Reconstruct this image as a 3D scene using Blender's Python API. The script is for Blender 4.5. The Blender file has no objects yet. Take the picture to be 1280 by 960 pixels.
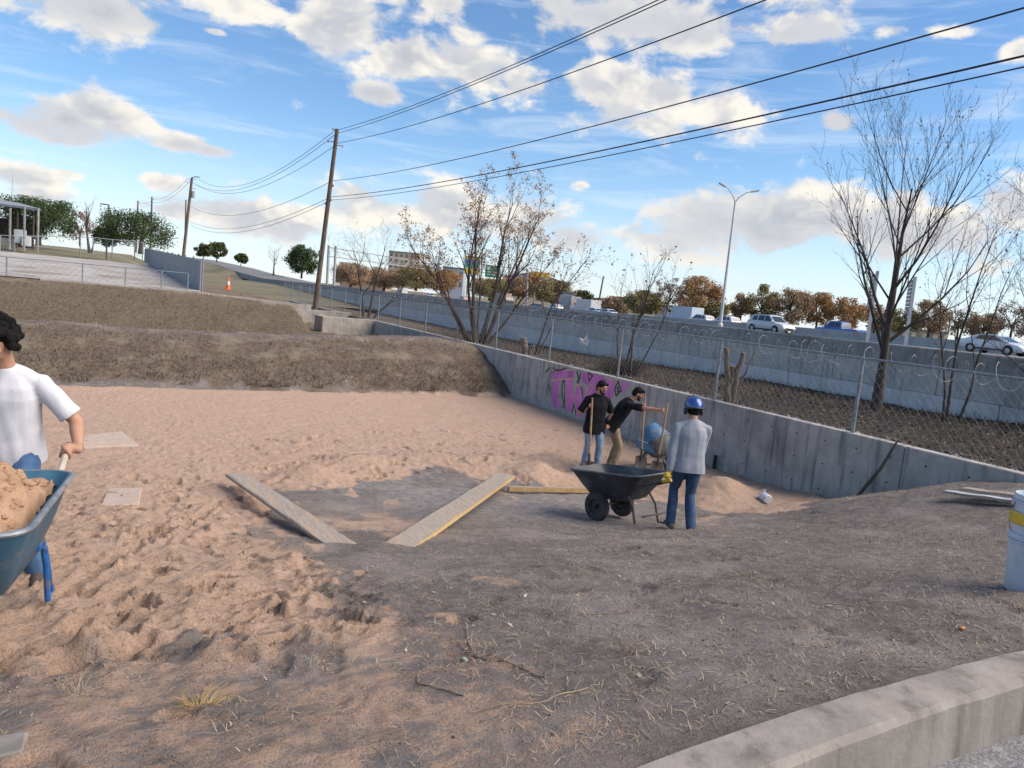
import bpy, bmesh, math, random
import numpy as np
from mathutils import Vector, Matrix

# ------------------------------------------------------------------ camera, sky, sun, exposure
scene = bpy.context.scene
COL = scene.collection
random.seed(7)
RNG = np.random.default_rng(11)
R = math.radians
# world frame: x = square to the retaining wall, y = along it (away from the viewer), z = up, pit floor at 0
CAM = np.array([-10.4416, -8.0618, 3.0])
ROLL, FPX = R(5.3), 920.0
PITCH = math.atan(105 * math.cos(ROLL) / FPX)
CY, SY = 0.89123589, 0.45354005
def _w(v): return np.array([v[0]*CY + v[1]*SY, -v[0]*SY + v[1]*CY, v[2]])
c_f = _w((0, math.cos(PITCH), -math.sin(PITCH)))
_x = _w((1, 0, 0)); _u0 = _w((0, math.sin(PITCH), math.cos(PITCH)))
c_r = math.cos(ROLL)*_x + math.sin(ROLL)*_u0
c_u = -math.sin(ROLL)*_x + math.cos(ROLL)*_u0
cam_d = bpy.data.cameras.new('camera'); cam = bpy.data.objects.new('camera', cam_d); COL.objects.link(cam)
cam_d.sensor_width = 36; cam_d.lens = 36*FPX/1280; cam_d.clip_end = 6000; cam_d.clip_start = .05
cam.matrix_world = Matrix(((c_r[0], c_u[0], -c_f[0], CAM[0]), (c_r[1], c_u[1], -c_f[1], CAM[1]),
                           (c_r[2], c_u[2], -c_f[2], CAM[2]), (0, 0, 0, 1)))
scene.camera = cam
def ray(px, py): return c_f*FPX + c_r*(px-640) + c_u*(480-py)
FWD = _w((0, 1, 0))
def at(px, py, D):                      # the point at ground distance D (m, along the view) behind a pixel of the photo
    d = ray(px, py); return CAM + d*(D/(d @ FWD))
def atx(px, py, x):
    d = ray(px, py); return CAM + d*((x-CAM[0])/d[0])

scene.render.engine = 'CYCLES'
scene.cycles.use_denoising = True
scene.cycles.max_bounces = 6
vs = scene.view_settings
vs.view_transform = 'Standard'; vs.look = 'None'; vs.gamma = 1; vs.use_curve_mapping = False
vs.exposure = 1.38

SUN_DIR = Vector((0.72, -0.52, 0.78)).normalized()     # towards the sun: low, behind the viewer's right shoulder
sun_d = bpy.data.lights.new('sun', 'SUN'); sun = bpy.data.objects.new('sun', sun_d); COL.objects.link(sun)
sun_d.energy = 2.45; sun_d.angle = R(60); sun_d.color = (1.0, .87, .73)
sun.rotation_euler = SUN_DIR.to_track_quat('Z', 'Y').to_euler(); sun.location = (0, -20, 30)

class NT:                                # tiny helper for node trees
    def __init__(s, tree): s.t = tree; s.n = tree.nodes; s.l = tree.links
    def node(s, typ, **kw):
        n = s.n.new(typ)
        for k, v in kw.items(): setattr(n, k, v)
        return n
    def link(s, a, b): s.l.new(a, b)
    def put(s, sock, v):
        if isinstance(v, bpy.types.NodeSocket): s.l.new(v, sock)
        elif v is not None: sock.default_value = v
    def math(s, op, a, b=None, c=None, clamp=False):
        n = s.node('ShaderNodeMath', operation=op, use_clamp=clamp)
        for i, v in enumerate((a, b, c)): s.put(n.inputs[i], v)
        return n.outputs[0]
    def vmath(s, op, a, b=None, out=0):
        n = s.node('ShaderNodeVectorMath', operation=op); s.put(n.inputs[0], a)
        if op == 'SCALE': s.put(n.inputs['Scale'], b)
        else: s.put(n.inputs[1], b)
        return n.outputs['Value'] if op in ('DOT_PRODUCT', 'LENGTH') else n.outputs[0]
    def mix(s, f, a, b, blend='MIX'):
        n = s.node('ShaderNodeMix', data_type='RGBA', blend_type=blend)
        s.put(n.inputs[0], f); s.put(n.inputs[6], a); s.put(n.inputs[7], b)
        return n.outputs[2]
    def noise(s, vec, scale, detail=4, rough=.55, dist=0, out=0):
        n = s.node('ShaderNodeTexNoise'); s.put(n.inputs['Vector'], vec)
        n.inputs['Scale'].default_value = scale; n.inputs['Detail'].default_value = detail
        n.inputs['Roughness'].default_value = rough; n.inputs['Distortion'].default_value = dist
        return n.outputs[out]
    def ss(s, v, a, b, lo=0., hi=1.):
        n = s.node('ShaderNodeMapRange', interpolation_type='SMOOTHSTEP'); s.put(n.inputs[0], v)
        n.inputs[1].default_value = a; n.inputs[2].default_value = b; n.inputs[3].default_value = lo; n.inputs[4].default_value = hi
        return n.outputs[0]

world = bpy.data.worlds.new('World'); scene.world = world; world.use_nodes = True
wt = NT(world.node_tree); wt.n.clear()
# cumulus: (px, py, half width, half height) of the main banks in the photo, turned into directions of the sky
CLOUDS = [(95, 2, 115, 34, .9), (300, 4, 58, 26, 1), (345, -60, 240, 45, 1), (432, 36, 66, 50, 1), (500, 70, 70, 26, 1), (588, 84, 70, 36, 1), (660, 108, 50, 26, .9),
    (545, 0, 40, 16, .8), (760, 20, 150, 42, 1), (860, 38, 100, 30, 1), (1010, 42, 76, 26, .9), (905, -50, 260, 50, 1), (760, 105, 60, 34, .95), (830, 122, 60, 30, .95), (905, 135, 62, 36, 1), (790, 150, 90, 20, .8), (470, 117, 36, 15, .9),
    (60, 150, 84, 30, 1), (135, 143, 52, 27, 1), (225, 178, 42, 13, .95), (262, 187, 34, 9, .8), (34, 220, 46, 16, .9), (88, 218, 20, 8, .75), (200, 228, 24, 11, .85), (60, 245, 60, 14, .7),
    (315, 272, 84, 26, 1), (230, 262, 60, 16, .7), (468, 262, 58, 30, 1), (570, 262, 70, 34, 1), (650, 272, 60, 40, 1), (700, 300, 60, 22, .9),
    (890, 272, 84, 44, 1), (960, 275, 90, 42, 1), (1030, 262, 66, 40, 1), (1110, 285, 70, 40, .95), (1190, 295, 74, 44, .95), (835, 300, 60, 26, .9),
    (1053, 155, 26, 13, .9), (1278, 62, 28, 17, .95), (1110, 40, 30, 13, .7), (1270, 260, 50, 34, .9), (725, 233, 18, 8, .8), (268, 40, 20, 5, .75), (1180, 40, 60, 12, .55)]
g = bpy.data.node_groups.new('cloud_density', 'ShaderNodeTree')
g.interface.new_socket('dir', in_out='INPUT', socket_type='NodeSocketVector')
g.interface.new_socket('density', in_out='OUTPUT', socket_type='NodeSocketFloat')
g.interface.new_socket('relief', in_out='OUTPUT', socket_type='NodeSocketFloat')
g.interface.new_socket('core', in_out='OUTPUT', socket_type='NodeSocketFloat')
gt = NT(g); gi = gt.node('NodeGroupInput'); go = gt.node('NodeGroupOutput')
dv = gi.outputs[0]
acc = None
for (px, py, hw, hh, wgt) in CLOUDS:
    d0 = ray(px, py); dn = np.linalg.norm(d0); d0 = d0/dn
    lv = np.cross(d0, (0, 0, 1.)); lv /= np.linalg.norm(lv); uv_ = np.cross(lv, d0)      # level with the horizon
    a = gt.vmath('DOT_PRODUCT', dv, tuple(lv*dn/hw)); b = gt.vmath('DOT_PRODUCT', dv, tuple(uv_*dn/hh))
    v = gt.math('MULTIPLY_ADD', a, a, gt.math('MULTIPLY_ADD', b, b, (1-wgt)*1.2))
    acc = v if acc is None else gt.math('MINIMUM', acc, v)
acc = gt.math('EXPONENT', gt.math('MULTIPLY', acc, -.8))
sc3 = gt.node('ShaderNodeVectorMath', operation='MULTIPLY'); gt.link(dv, sc3.inputs[0]); sc3.inputs[1].default_value = (1, 1, 1.7)
nz = gt.noise(sc3.outputs[0], 13, 7, .60, .25)
nz2 = gt.noise(gt.vmath('ADD', sc3.outputs[0], (.012, -.010, .040)), 13, 3, .60, .25)
nl = gt.noise(sc3.outputs[0], 3.1, 2, .5)
# cloud banks go on round the rest of the sky in the same broken way
gen = gt.math('MULTIPLY', gt.ss(nl, .56, .70), gt.ss(gt.vmath('DOT_PRODUCT', dv, tuple(c_f)), .86, .70))
acc = gt.math('MAXIMUM', acc, gen)
den = gt.math('ADD', gt.math('MULTIPLY', acc, 1.05), gt.math('MULTIPLY', gt.math('SUBTRACT', nz, .5), 2.3))
gt.link(den, go.inputs[0])
gt.link(gt.math('SUBTRACT', nz, nz2), go.inputs[1]); gt.link(acc, go.inputs[2])
tc = wt.node('ShaderNodeTexCoord'); dirv = wt.vmath('NORMALIZE', tc.outputs['Generated'])
dn_ = wt.node('ShaderNodeGroup'); dn_.node_tree = g; wt.link(dirv, dn_.inputs[0]); d1 = dn_.outputs[0]
alpha = wt.ss(d1, .36, .78)
light = wt.ss(wt.math('SUBTRACT', wt.math('MULTIPLY', dn_.outputs[1], 2.0), wt.math('MULTIPLY', wt.math('SUBTRACT', d1, .70), .40)), -.24, .26)
thick = wt.ss(d1, .75, 1.5)
sky = wt.node('ShaderNodeTexSky', sky_type='NISHITA', sun_disc=False)
sky.sun_elevation = math.asin(SUN_DIR.z); sky.sun_rotation = math.atan2(SUN_DIR.x, SUN_DIR.y)
sky.air_density = 1.0; sky.dust_density = .0; sky.ozone_density = 3.0; sky.altitude = 200
# cloud radiance, in the same units as the sky
gacc = None
for (px, py, hw, hh) in [(46, 158, 84, 26), (110, 8, 110, 24), (470, 120, 36, 14), (745, 22, 150, 26), (885, 285, 70, 34), (255, 188, 44, 9), (1180, 310, 80, 26), (960, 300, 60, 26), (700, 290, 60, 10)]:   # shaded bases of the larger banks
    d0 = ray(px, py); dn = np.linalg.norm(d0); d0 = d0/dn; lv = np.cross(d0, (0, 0, 1.)); lv /= np.linalg.norm(lv); uv_ = np.cross(lv, d0)
    a = wt.vmath('DOT_PRODUCT', dirv, tuple(lv*dn/hw)); b = wt.vmath('DOT_PRODUCT', dirv, tuple(uv_*dn/hh)); v = wt.math('MULTIPLY_ADD', a, a, wt.math('MULTIPLY', b, b)); gacc = v if gacc is None else wt.math('MINIMUM', gacc, v)
light = wt.math('MULTIPLY', light, wt.math('SUBTRACT', 1.0, wt.math('MULTIPLY', wt.math('EXPONENT', wt.math('MULTIPLY', gacc, -.7)), .95)))
shade_c = wt.mix(wt.math('MULTIPLY', thick, .55), (4.0, 4.05, 4.25, 1), (2.3, 2.45, 2.85, 1))
ccol = wt.mix(light, shade_c, (6.1, 5.75, 5.15, 1))
zc = wt.node('ShaderNodeSeparateXYZ'); wt.link(dirv, zc.inputs[0])
# thin streaks of high cloud
st = wt.node('ShaderNodeVectorMath', operation='MULTIPLY'); wt.link(dirv, st.inputs[0]); st.inputs[1].default_value = (2.2, 2.2, 16)
streak = wt.math('MULTIPLY', wt.ss(wt.noise(st.outputs[0], 2.4, 6, .6, .8), .47, .72), .34)
hsv = wt.node('ShaderNodeHueSaturation'); hsv.inputs['Saturation'].default_value = 1.12; hsv.inputs['Value'].default_value = 1.0; wt.link(sky.outputs[0], hsv.inputs['Color'])
low = wt.mix(wt.ss(zc.outputs[2], .20, -.02, 0., .75), hsv.outputs[0], (4.3, 5.0, 5.8, 1))      # pale haze towards the horizon, all round
skyc = wt.mix(streak, low, (5.2, 5.7, 6.3, 1))
full = wt.mix(wt.math('MULTIPLY', alpha, .96), skyc, ccol)
bg = wt.node('ShaderNodeBackground'); wt.link(full, bg.inputs[0]); bg.inputs[1].default_value = .066
wo = wt.node('ShaderNodeOutputWorld'); wt.link(bg.outputs[0], wo.inputs[0])

# ------------------------------------------------------------------ helpers
def tag(o, label=None, cat=None, group=None, kind=None):
    if label: o['label'] = label
    if cat: o['category'] = cat
    if group: o['group'] = group
    if kind: o['kind'] = kind
    return o
def thing(name, label, cat, loc=(0, 0, 0), rz=0, group=None, kind=None):
    o = bpy.data.objects.new(name, None); COL.objects.link(o); o.empty_display_size = .2
    o.location = tuple(loc); o.rotation_euler = (0, 0, rz)
    return tag(o, label, cat, group, kind)
def dup(o, parent=None):
    c = o.copy(); COL.objects.link(c); c.parent = parent
    for ch in list(o.children): dup(ch, c)
    return c
class MB:
    """collects simple shapes and links them as one mesh object"""
    def __init__(s): s.v = []; s.f = []
    def raw(s, vs, fs):
        o = len(s.v); s.v += [tuple(map(float, p)) for p in vs]; s.f += [tuple(i+o for i in f) for f in fs]; return s
    def box(s, c, size, rot=None, taper=1.0, bev=0):
        x, y, z = (k/2 for k in size); t = taper
        if bev:
            b = bev; vs = []; fs = []
            # octagonal prism-ish box: bevel the vertical and horizontal edges
            for zz, ins in ((-z, b), (-z+b, 0), (z-b, 0), (z, b)):
                k = t if zz > 0 else 1
                for (sx, sy) in ((1, 1), (-1, 1), (-1, -1), (1, -1)):
                    pts = [((x-ins)*sx, (y-ins-b)*sy), ((x-ins-b)*sx, (y-ins)*sy)]
                    if sx*sy < 0: pts.reverse()
                    vs += [(p[0]*k, p[1]*k, zz) for p in pts]
            for L in range(3):
                for i in range(8): fs.append((L*8+i, L*8+(i+1) % 8, L*8+8+(i+1) % 8, L*8+8+i))
            fs.append(tuple(range(7, -1, -1))); fs.append(tuple(range(24, 32)))
        else:
            vs = [(-x, -y, -z), (x, -y, -z), (x, y, -z), (-x, y, -z), (-x*t, -y*t, z), (x*t, -y*t, z), (x*t, y*t, z), (-x*t, y*t, z)]
            fs = [(3, 2, 1, 0), (4, 5, 6, 7), (0, 1, 5, 4), (1, 2, 6, 5), (2, 3, 7, 6), (3, 0, 4, 7)]
        m = rot if rot is not None else Matrix.Identity(3)
        return s.raw([(m @ Vector(p)) + Vector(c) for p in vs], fs)
    def tube(s, pts, rad, n=8, cap=True, flat=1.0):
        P = [Vector(p) for p in pts]; k = len(P)
        rr = rad if hasattr(rad, '__len__') else [rad]*k
        vs = []; up = None
        for i in range(k):
            t = (P[min(i+1, k-1)] - P[max(i-1, 0)]); t = t.normalized() if t.length > 1e-9 else Vector((0, 0, 1))
            if up is None: up = Vector((0, 0, 1)) if abs(t.z) < .9 else Vector((1, 0, 0))
            a = t.cross(up); a = a.normalized() if a.length > 1e-6 else t.orthogonal().normalized()
            b = a.cross(t).normalized(); up = b
            for j in range(n):
                q = 2*math.pi*j/n; vs.append(P[i] + (a*math.cos(q) + b*math.sin(q)*flat)*rr[i])
        fs = [(i*n+j, i*n+(j+1) % n, (i+1)*n+(j+1) % n, (i+1)*n+j) for i in range(k-1) for j in range(n)]
        if cap: fs += [tuple(range(n-1, -1, -1)), tuple(range((k-1)*n, k*n))]
        return s.raw(vs, fs)
    def lathe(s, prof, c=(0, 0, 0), n=24, axis='z'):
        vs = []
        for (r_, z) in prof:
            for j in range(n):
                q = 2*math.pi*j/n; p = (r_*math.cos(q), r_*math.sin(q), z)
                if axis == 'x': p = (p[2], p[0], p[1])
                if axis == 'y': p = (p[1], p[2], p[0])
                vs.append(Vector(p) + Vector(c))
        fs = [(i*n+j, i*n+(j+1) % n, (i+1)*n+(j+1) % n, (i+1)*n+j) for i in range(len(prof)-1) for j in range(n)]
        return s.raw(vs, fs)
    def prism(s, poly, a, b, f):         # poly: list of 2D points, swept from a to b; f(p2, t) -> 3D
        n = len(poly); vs = [f(p, a) for p in poly] + [f(p, b) for p in poly]
        fs = [tuple(range(n-1, -1, -1)), tuple(range(n, 2*n))] + [(i, (i+1) % n, n+(i+1) % n, n+i) for i in range(n)]
        return s.raw(vs, fs)
    def build(s, name, mat, parent=None, smooth=False, loc=None):
        me = bpy.data.meshes.new(name); me.from_pydata(s.v, [], s.f)
        me.validate(); me.update()
        bm = bmesh.new(); bm.from_mesh(me); bmesh.ops.recalc_face_normals(bm, faces=bm.faces); bm.to_mesh(me); bm.free()
        if smooth:
            me.polygons.foreach_set('use_smooth', [True]*len(me.polygons))
            try: me.set_sharp_from_angle(angle=R(42))
            except Exception: pass
        me.materials.append(mat)
        o = bpy.data.objects.new(name, me); COL.objects.link(o); o.parent = parent
        if loc is not None: o.location = tuple(loc)
        return o
def fast_mesh(name, V, Fq, mat, parent=None, smooth=False):
    """numpy arrays -> object; Fq is (n,3) or (n,4)"""
    V = np.asarray(V, np.float32); Fq = np.asarray(Fq, np.int32); k = Fq.shape[1]
    me = bpy.data.meshes.new(name)
    me.vertices.add(len(V)); me.vertices.foreach_set('co', V.ravel())
    me.loops.add(Fq.size); me.loops.foreach_set('vertex_index', Fq.ravel())
    me.polygons.add(len(Fq)); me.polygons.foreach_set('loop_start', np.arange(0, Fq.size, k, dtype=np.int32))
    try: me.polygons.foreach_set('loop_total', np.full(len(Fq), k, np.int32))
    except Exception: pass
    me.update(calc_edges=True)
    if smooth: me.polygons.foreach_set('use_smooth', np.ones(len(Fq), bool))
    me.materials.append(mat)
    o = bpy.data.objects.new(name, me); COL.objects.link(o); o.parent = parent
    return o
def set_col(o, rgba, name='Col'):
    a = o.data.color_attributes.new(name, 'FLOAT_COLOR', 'POINT'); a.data.foreach_set('color', np.asarray(rgba, np.float32).ravel())

def rot_to(d, up=(0, 0, 1)):             # 3x3 whose y axis is d
    y = Vector(d).normalized(); x = y.cross(Vector(up)).normalized(); z = x.cross(y)
    return Matrix((x, y, z)).transposed()

# ------------------------------------------------------------------ materials
def pmat(name, c1, c2=None, scale=6, rough=.8, metal=0, bump=0, bscale=40, spec=.5, stretch=None, c3=None, s3=1.5, detail=5, trans=0, coat=0, contrast=(.35, .65)):
    m = bpy.data.materials.new(name); m.use_nodes = True; t = NT(m.node_tree)
    b = t.n['Principled BSDF']; b.inputs['Roughness'].default_value = rough; b.inputs['Metallic'].default_value = metal
    b.inputs['Specular IOR Level'].default_value = spec
    if coat: b.inputs['Coat Weight'].default_value = coat; b.inputs['Coat Roughness'].default_value = .08
    tc = t.node('ShaderNodeTexCoord'); vec = tc.outputs['Object']
    if stretch:
        mp = t.node('ShaderNodeMapping'); mp.inputs['Scale'].default_value = stretch; t.link(vec, mp.inputs[0]); vec = mp.outputs[0]
    c2 = c2 or tuple(k*.8 for k in c1)
    f = t.ss(t.noise(vec, scale, detail, .6), *contrast)
    col = t.mix(f, (*c1, 1), (*c2, 1))
    if c3: col = t.mix(t.ss(t.noise(vec, s3, 4, .6, .4), .52, .68), col, (*c3, 1))
    t.link(col, b.inputs['Base Color'])
    if bump:
        bn = t.node('ShaderNodeBump'); bn.inputs['Strength'].default_value = bump; bn.inputs['Distance'].default_value = .02
        t.link(t.noise(vec, bscale, 5, .65), bn.inputs['Height']); t.link(bn.outputs[0], b.inputs['Normal'])
    return m

# ------------------------------------------------------------------ ground
def _hash(ix, iy, seed):
    h = (ix.astype(np.int64)*374761393 + iy.astype(np.int64)*668265263 + seed*974634777) & 0x7fffffff
    h = ((h ^ (h >> 13))*1274126177) & 0x7fffffff
    return ((h ^ (h >> 16)) & 0xffff)/65535.0
def vnoise(x, y, seed=0):               # smooth value noise in -1..1
    ix = np.floor(x); iy = np.floor(y); fx = x-ix; fy = y-iy
    fx = fx*fx*fx*(fx*(fx*6-15)+10); fy = fy*fy*fy*(fy*(fy*6-15)+10)
    a = _hash(ix, iy, seed); b = _hash(ix+1, iy, seed); c = _hash(ix, iy+1, seed); d = _hash(ix+1, iy+1, seed)
    return (a*(1-fx)*(1-fy) + b*fx*(1-fy) + c*(1-fx)*fy + d*fx*fy)*2-1
def fbm(x, y, seed=0, o=4, gain=.5):
    s = 0; a = 1.; t = 0
    for k in range(o):
        s = s + a*vnoise(x*2**k+k*17.3, y*2**k-k*9.1, seed+k); t += a; a *= gain
    return s/t
def sstep(a,b,x):
    t=np.clip((x-a)/(b-a),0,1); return t*t*(3-2*t)
STX=np.array([-40.,-14,-11,-8.5,-4,-0.1])
STY=np.array([-7.,-6,-5,-4,-3,-2,-1,0,1,2,3,4,5,7])
STZ=np.array([[1.66,1.58,1.34,1.14,.99,.85,.70,.55,.42,.31,.22,.15,.10,.04],
 [1.66,1.58,1.34,1.14,.99,.85,.70,.55,.42,.31,.22,.15,.10,.04],
 [1.66,1.58,1.34,1.16,1.01,.85,.69,.53,.38,.27,.17,.10,.06,.02],
 [1.66,1.60,1.38,1.14,.91,.69,.50,.34,.22,.14,.08,.04,.02,0],
 [1.66,1.60,1.37,1.14,.90,.60,.32,.13,.06,.03,.01,0,0,0],
 [1.66,1.60,1.48,1.38,1.30,1.09,.68,.25,.09,.04,.02,0,0,0]])
def base_h(x,y):
    x=np.asarray(x,float);y=np.asarray(y,float)
    xi=np.clip(x,STX[0],STX[-1]);yi=np.clip(y,STY[0],STY[-1])
    i=np.clip(np.searchsorted(STX,xi)-1,0,len(STX)-2);j=np.clip(np.searchsorted(STY,yi)-1,0,len(STY)-2)
    s=(xi-STX[i])/(STX[i+1]-STX[i]);t=(yi-STY[j])/(STY[j+1]-STY[j]);s=s*s*(3-2*s)
    z=(STZ[i,j]*(1-s)+STZ[i+1,j]*s)*(1-t)+(STZ[i,j+1]*(1-s)+STZ[i+1,j+1]*s)*t
    # first berm, ditch, upper slope, pad
    k=sstep(-9,-1,x)
    c=1.12+.24*k
    b=np.interp(y,[12.3,13.2,14.6,16.2,17.2,18.6,20.5,22.5,27.2,27.6,60],[0,.35,.8,1.0,1.0,.75,.55,.62,2.0,2.06,2.06])
    b=np.where(y<17.2,b*c,b)
    # the ditch stays low towards the wall (headwall channel)
    kk=sstep(-4.3,-3.4,x)
    b=np.where(y>20.5,.55+(b-.55)*(1-.15*np.clip((x+8.5)/4.6,0,1)),b)
    b2=np.interp(y,[17.2,18.6,20.5,30,40,60],[1.0,.75,.55,.55,.9,1.3])
    b=np.where(y>17.2,b*(1-kk)+b2*kk,b)
    b=np.where((y>17.2)&(y<18.6),np.interp(y,[17.2,18.6],[0,1])*b+(1-np.interp(y,[17.2,18.6],[0,1]))*c,b)
    z=np.where(y>12.3,np.maximum(z*np.clip((14-y)/2,0,1),b),z)
    # left hill: pad climbs gently
    z=z+np.where((y>28),np.clip((y-28),0,45)*.027*sstep(-4.5,-8.5,x),0)
    # strip behind the retaining wall
    st=1.27+.1*sstep(3,0,y)*sstep(0,5,x)-.3*sstep(6,22,y)*sstep(1,6,x)+np.where(y<-2,(-2-y)*.05,0)
    z=np.where(x>0.1,st,z)
    return z
def grid_axis(segs):
    out = [segs[0][0]]
    for (a, b, h0, h1) in segs:
        n = max(2, int(round((b-a)/((h0+h1)/2)))); t = np.linspace(0, 1, n+1)[1:]
        w = h0*t + (h1-h0)*t*t/2; w = w/w[-1]; out += list(a+(b-a)*w)
    return np.array(out)
gx = grid_axis([(-46, -16, 2.5, .4), (-16, -12.5, .3, .04), (-12.5, -11.5, .03, .02), (-11.5, -8.8, .0185, .0185), (-8.8, -4, .024, .028), (-4, -.2, .026, .05), (-.2, .3, .05, .05), (.3, 6.6, .07, .12)])
gy = grid_axis([(-8.2, -6.3, .3, .03), (-6.3, -5, .024, .02), (-5, -2.4, .0175, .02), (-2.4, -.5, .022, .026), (-.5, 5, .024, .05), (5, 13, .05, .09), (13, 30, .09, .25), (30, 62, .3, 1.2)])
GX, GY = np.meshgrid(gx, gy)
def poly_sd(x, y, P):                   # signed distance to a polygon, positive inside
    P = np.asarray(P, float); d = np.full(x.shape, 1e9); inside = np.zeros(x.shape, bool)
    for i in range(len(P)):
        a = P[i]; b = P[(i+1) % len(P)]; e = b-a
        t = np.clip(((x-a[0])*e[0]+(y-a[1])*e[1])/(e@e), 0, 1)
        d = np.minimum(d, np.hypot(x-a[0]-t*e[0], y-a[1]-t*e[1]))
        c = ((a[1] > y) != (b[1] > y)); 
        with np.errstate(divide='ignore', invalid='ignore'):
            inside ^= c & (x < e[0]*(y-a[1])/(e[1] if e[1] else 1e-9)+a[0])
    return np.where(inside, d, -d)
SAND = [(-46, -4.4), (-11.3, -4.5), (-10.9, -4.65), (-10.5, -4.9), (-10.1, -4.6), (-9.75, -4.95), (-9.45, -4.7), (-9.2, -4.0), (-9.1, -3.0), (-9.35, -2.0), (-9.5, -1.0),
        (-9.1, .6), (-8.9, 2.2), (-8.0, 2.0), (-7.2, 2.5), (-6.2, 3.25), (-5.5, 3.2), (-5.1, 2.4), (-4.5, 1.75), (-3.6, 1.5), (-3.0, .6), (-2.8, -.15), (-2.3, -.8), (-1.7, -.95), (-.9, -.5), (-.25, .1), (.2, .2),
        (.2, 12.6), (-3, 12.55), (-7, 12.3), (-12, 12.0), (-46, 12)]
def sand_mask(x, y):
    sd = poly_sd(x, y, SAND)
    n = fbm(x*1.3, y*1.3, 5, 4)*.55 + fbm(x*6, y*6, 6, 3)*.18
    m = sstep(-.16, .22, sd + n*np.where(y > 8, .35, .8))
    # thin spills of sand trodden over the soil
    m = np.maximum(m, sstep(-7.8, -9.8, x)*sstep(3, -1, y)*(.50+.26*fbm(x*3.1, y*3.1, 35, 4)))
    m = np.maximum(m, np.exp(-((x+8.0)/1.0)**2-((y+.15)/1.5)**2)*(.62+.55*fbm(x*2.6, y*2.6, 37, 4)))
    spill = sstep(.22, .55, fbm(x*2.2+3, y*2.2, 31, 4))*sstep(-2.2, -.2, sd)*.75
    return np.maximum(m, spill*np.where(y > 8, 0, 1)), sd
def ground_h(x, y, detail=True):
    z = base_h(x, y)
    m, sd = sand_mask(x, y)
    # heaps of sand
    for (cx, cy, h, r) in [(-4.35, 2.75, .27, .55), (-4.9, 3.6, .2, .8), (-8.15, 2.75, .22, .5), (-7.2, 3.9, .16, .6), (-5.9, 4.1, .14, .7), (-2.0, .75, .33, .62), (-1.5, 1.3, .2, .7), (-10.6, 3.2, .08, .5), (-3.3, 3.9, .16, .6), (-8.85, -1.78, .06, .28), (-8.45, -1.98, .06, .28), (-8.65, -2.25, .05, .4)]:
        q = np.hypot(x-cx, (y-cy)*1.15)/r; z = z + h*np.exp(-q**2*1.4)
    for (cx, cy, h, r) in [(-7.9, .9, -.10, 1.1), (-5.6, 1.2, -.06, .9)]:
        q = np.hypot(x-cx, y-cy)/r; z = z + h*np.exp(-q**2*1.2)
    if not detail: return z
    pit = (x < 0.05)
    far = sstep(3, 9, y)
    sandn = .030*fbm(x*1.9, y*2.1, 1, 3)*(1-.4*far) + .018*fbm(x*5.3, y*6.5, 2, 3)*(1-.5*far) + .012*fbm(x*17, y*19, 3, 2)*(1-.3*far)
    rid = 1-np.abs(fbm(x*3.1, y*3.6, 9, 3)*1.7); sandn = sandn + .014*np.clip(rid, 0, 1)**3*(1-.6*far); rid2 = 1-np.abs(fbm(x*7.3+4, y*8.1, 10, 3)*1.8); sandn = sandn + (.020*np.clip(rid2, 0, 1)**2-.012)*(1-.5*far)
    # raked streaks further down the pit
    sandn = sandn + .020*fbm(x*.9+y*.5, y*3.8-x*1.6, 8, 4)*far
    soiln = .020*fbm(x*1.7, y*1.9, 12, 3) + .012*fbm(x*6.5, y*7, 13, 3) + .007*fbm(x*19, y*20, 14, 2)
    bermn = .10*fbm(x*.8, y*1.1, 20, 4) + .05*fbm(x*3, y*3.4, 21, 3)
    # ragged toe of the berm
    b = sstep(12.1, 13.0, y); bermn = bermn*(1-.93*sstep(25.0, 27.3, y)*(x < -6))
    z = z + np.where(pit, (m*sandn + (1-m)*soiln)*(1-b) + b*bermn, .05*fbm(x*1.5, y*1.5, 23, 4) + .025*fbm(x*7, y*7, 24, 2))
    return z
GZ = ground_h(GX, GY)
SM, SSD = sand_mask(GX, GY)
def stamp(cx, cy, rad, fn):
    i0, i1 = np.searchsorted(gx, [cx-rad, cx+rad]); j0, j1 = np.searchsorted(gy, [cy-rad, cy+rad])
    if i1-i0 < 3 or j1-j0 < 3: return
    X = GX[j0:j1, i0:i1]-cx; Y = GY[j0:j1, i0:i1]-cy
    GZ[j0:j1, i0:i1] += fn(X, Y)
def footprint(ang, L, Wd, depth, tread=True):
    ca, sa = math.cos(ang), math.sin(ang)
    def f(X, Y):
        a = X*ca+Y*sa; b = -X*sa+Y*ca
        wl = Wd*(1+.22*np.sin(a/L*3.0)); q = np.sqrt((a/L)**4+(b/wl)**4)**.5
        hole = -depth*sstep(1.06, .88, q)*(1+.35*a/L)
        rim = depth*.5*np.exp(-((q-1.18)/.13)**2)*(1+.6*np.sin(a*9+b*17+cx_seed))
        tr = (.005*np.sign(np.sin(a*140)) if tread else 0)*(q < .85)
        return hole+rim+tr
    return f
rs = random.Random(21)
kerb_y = lambda x: -6.315-.032*np.clip(-7.1-np.asarray(x, float), 0, 6)**2
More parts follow.
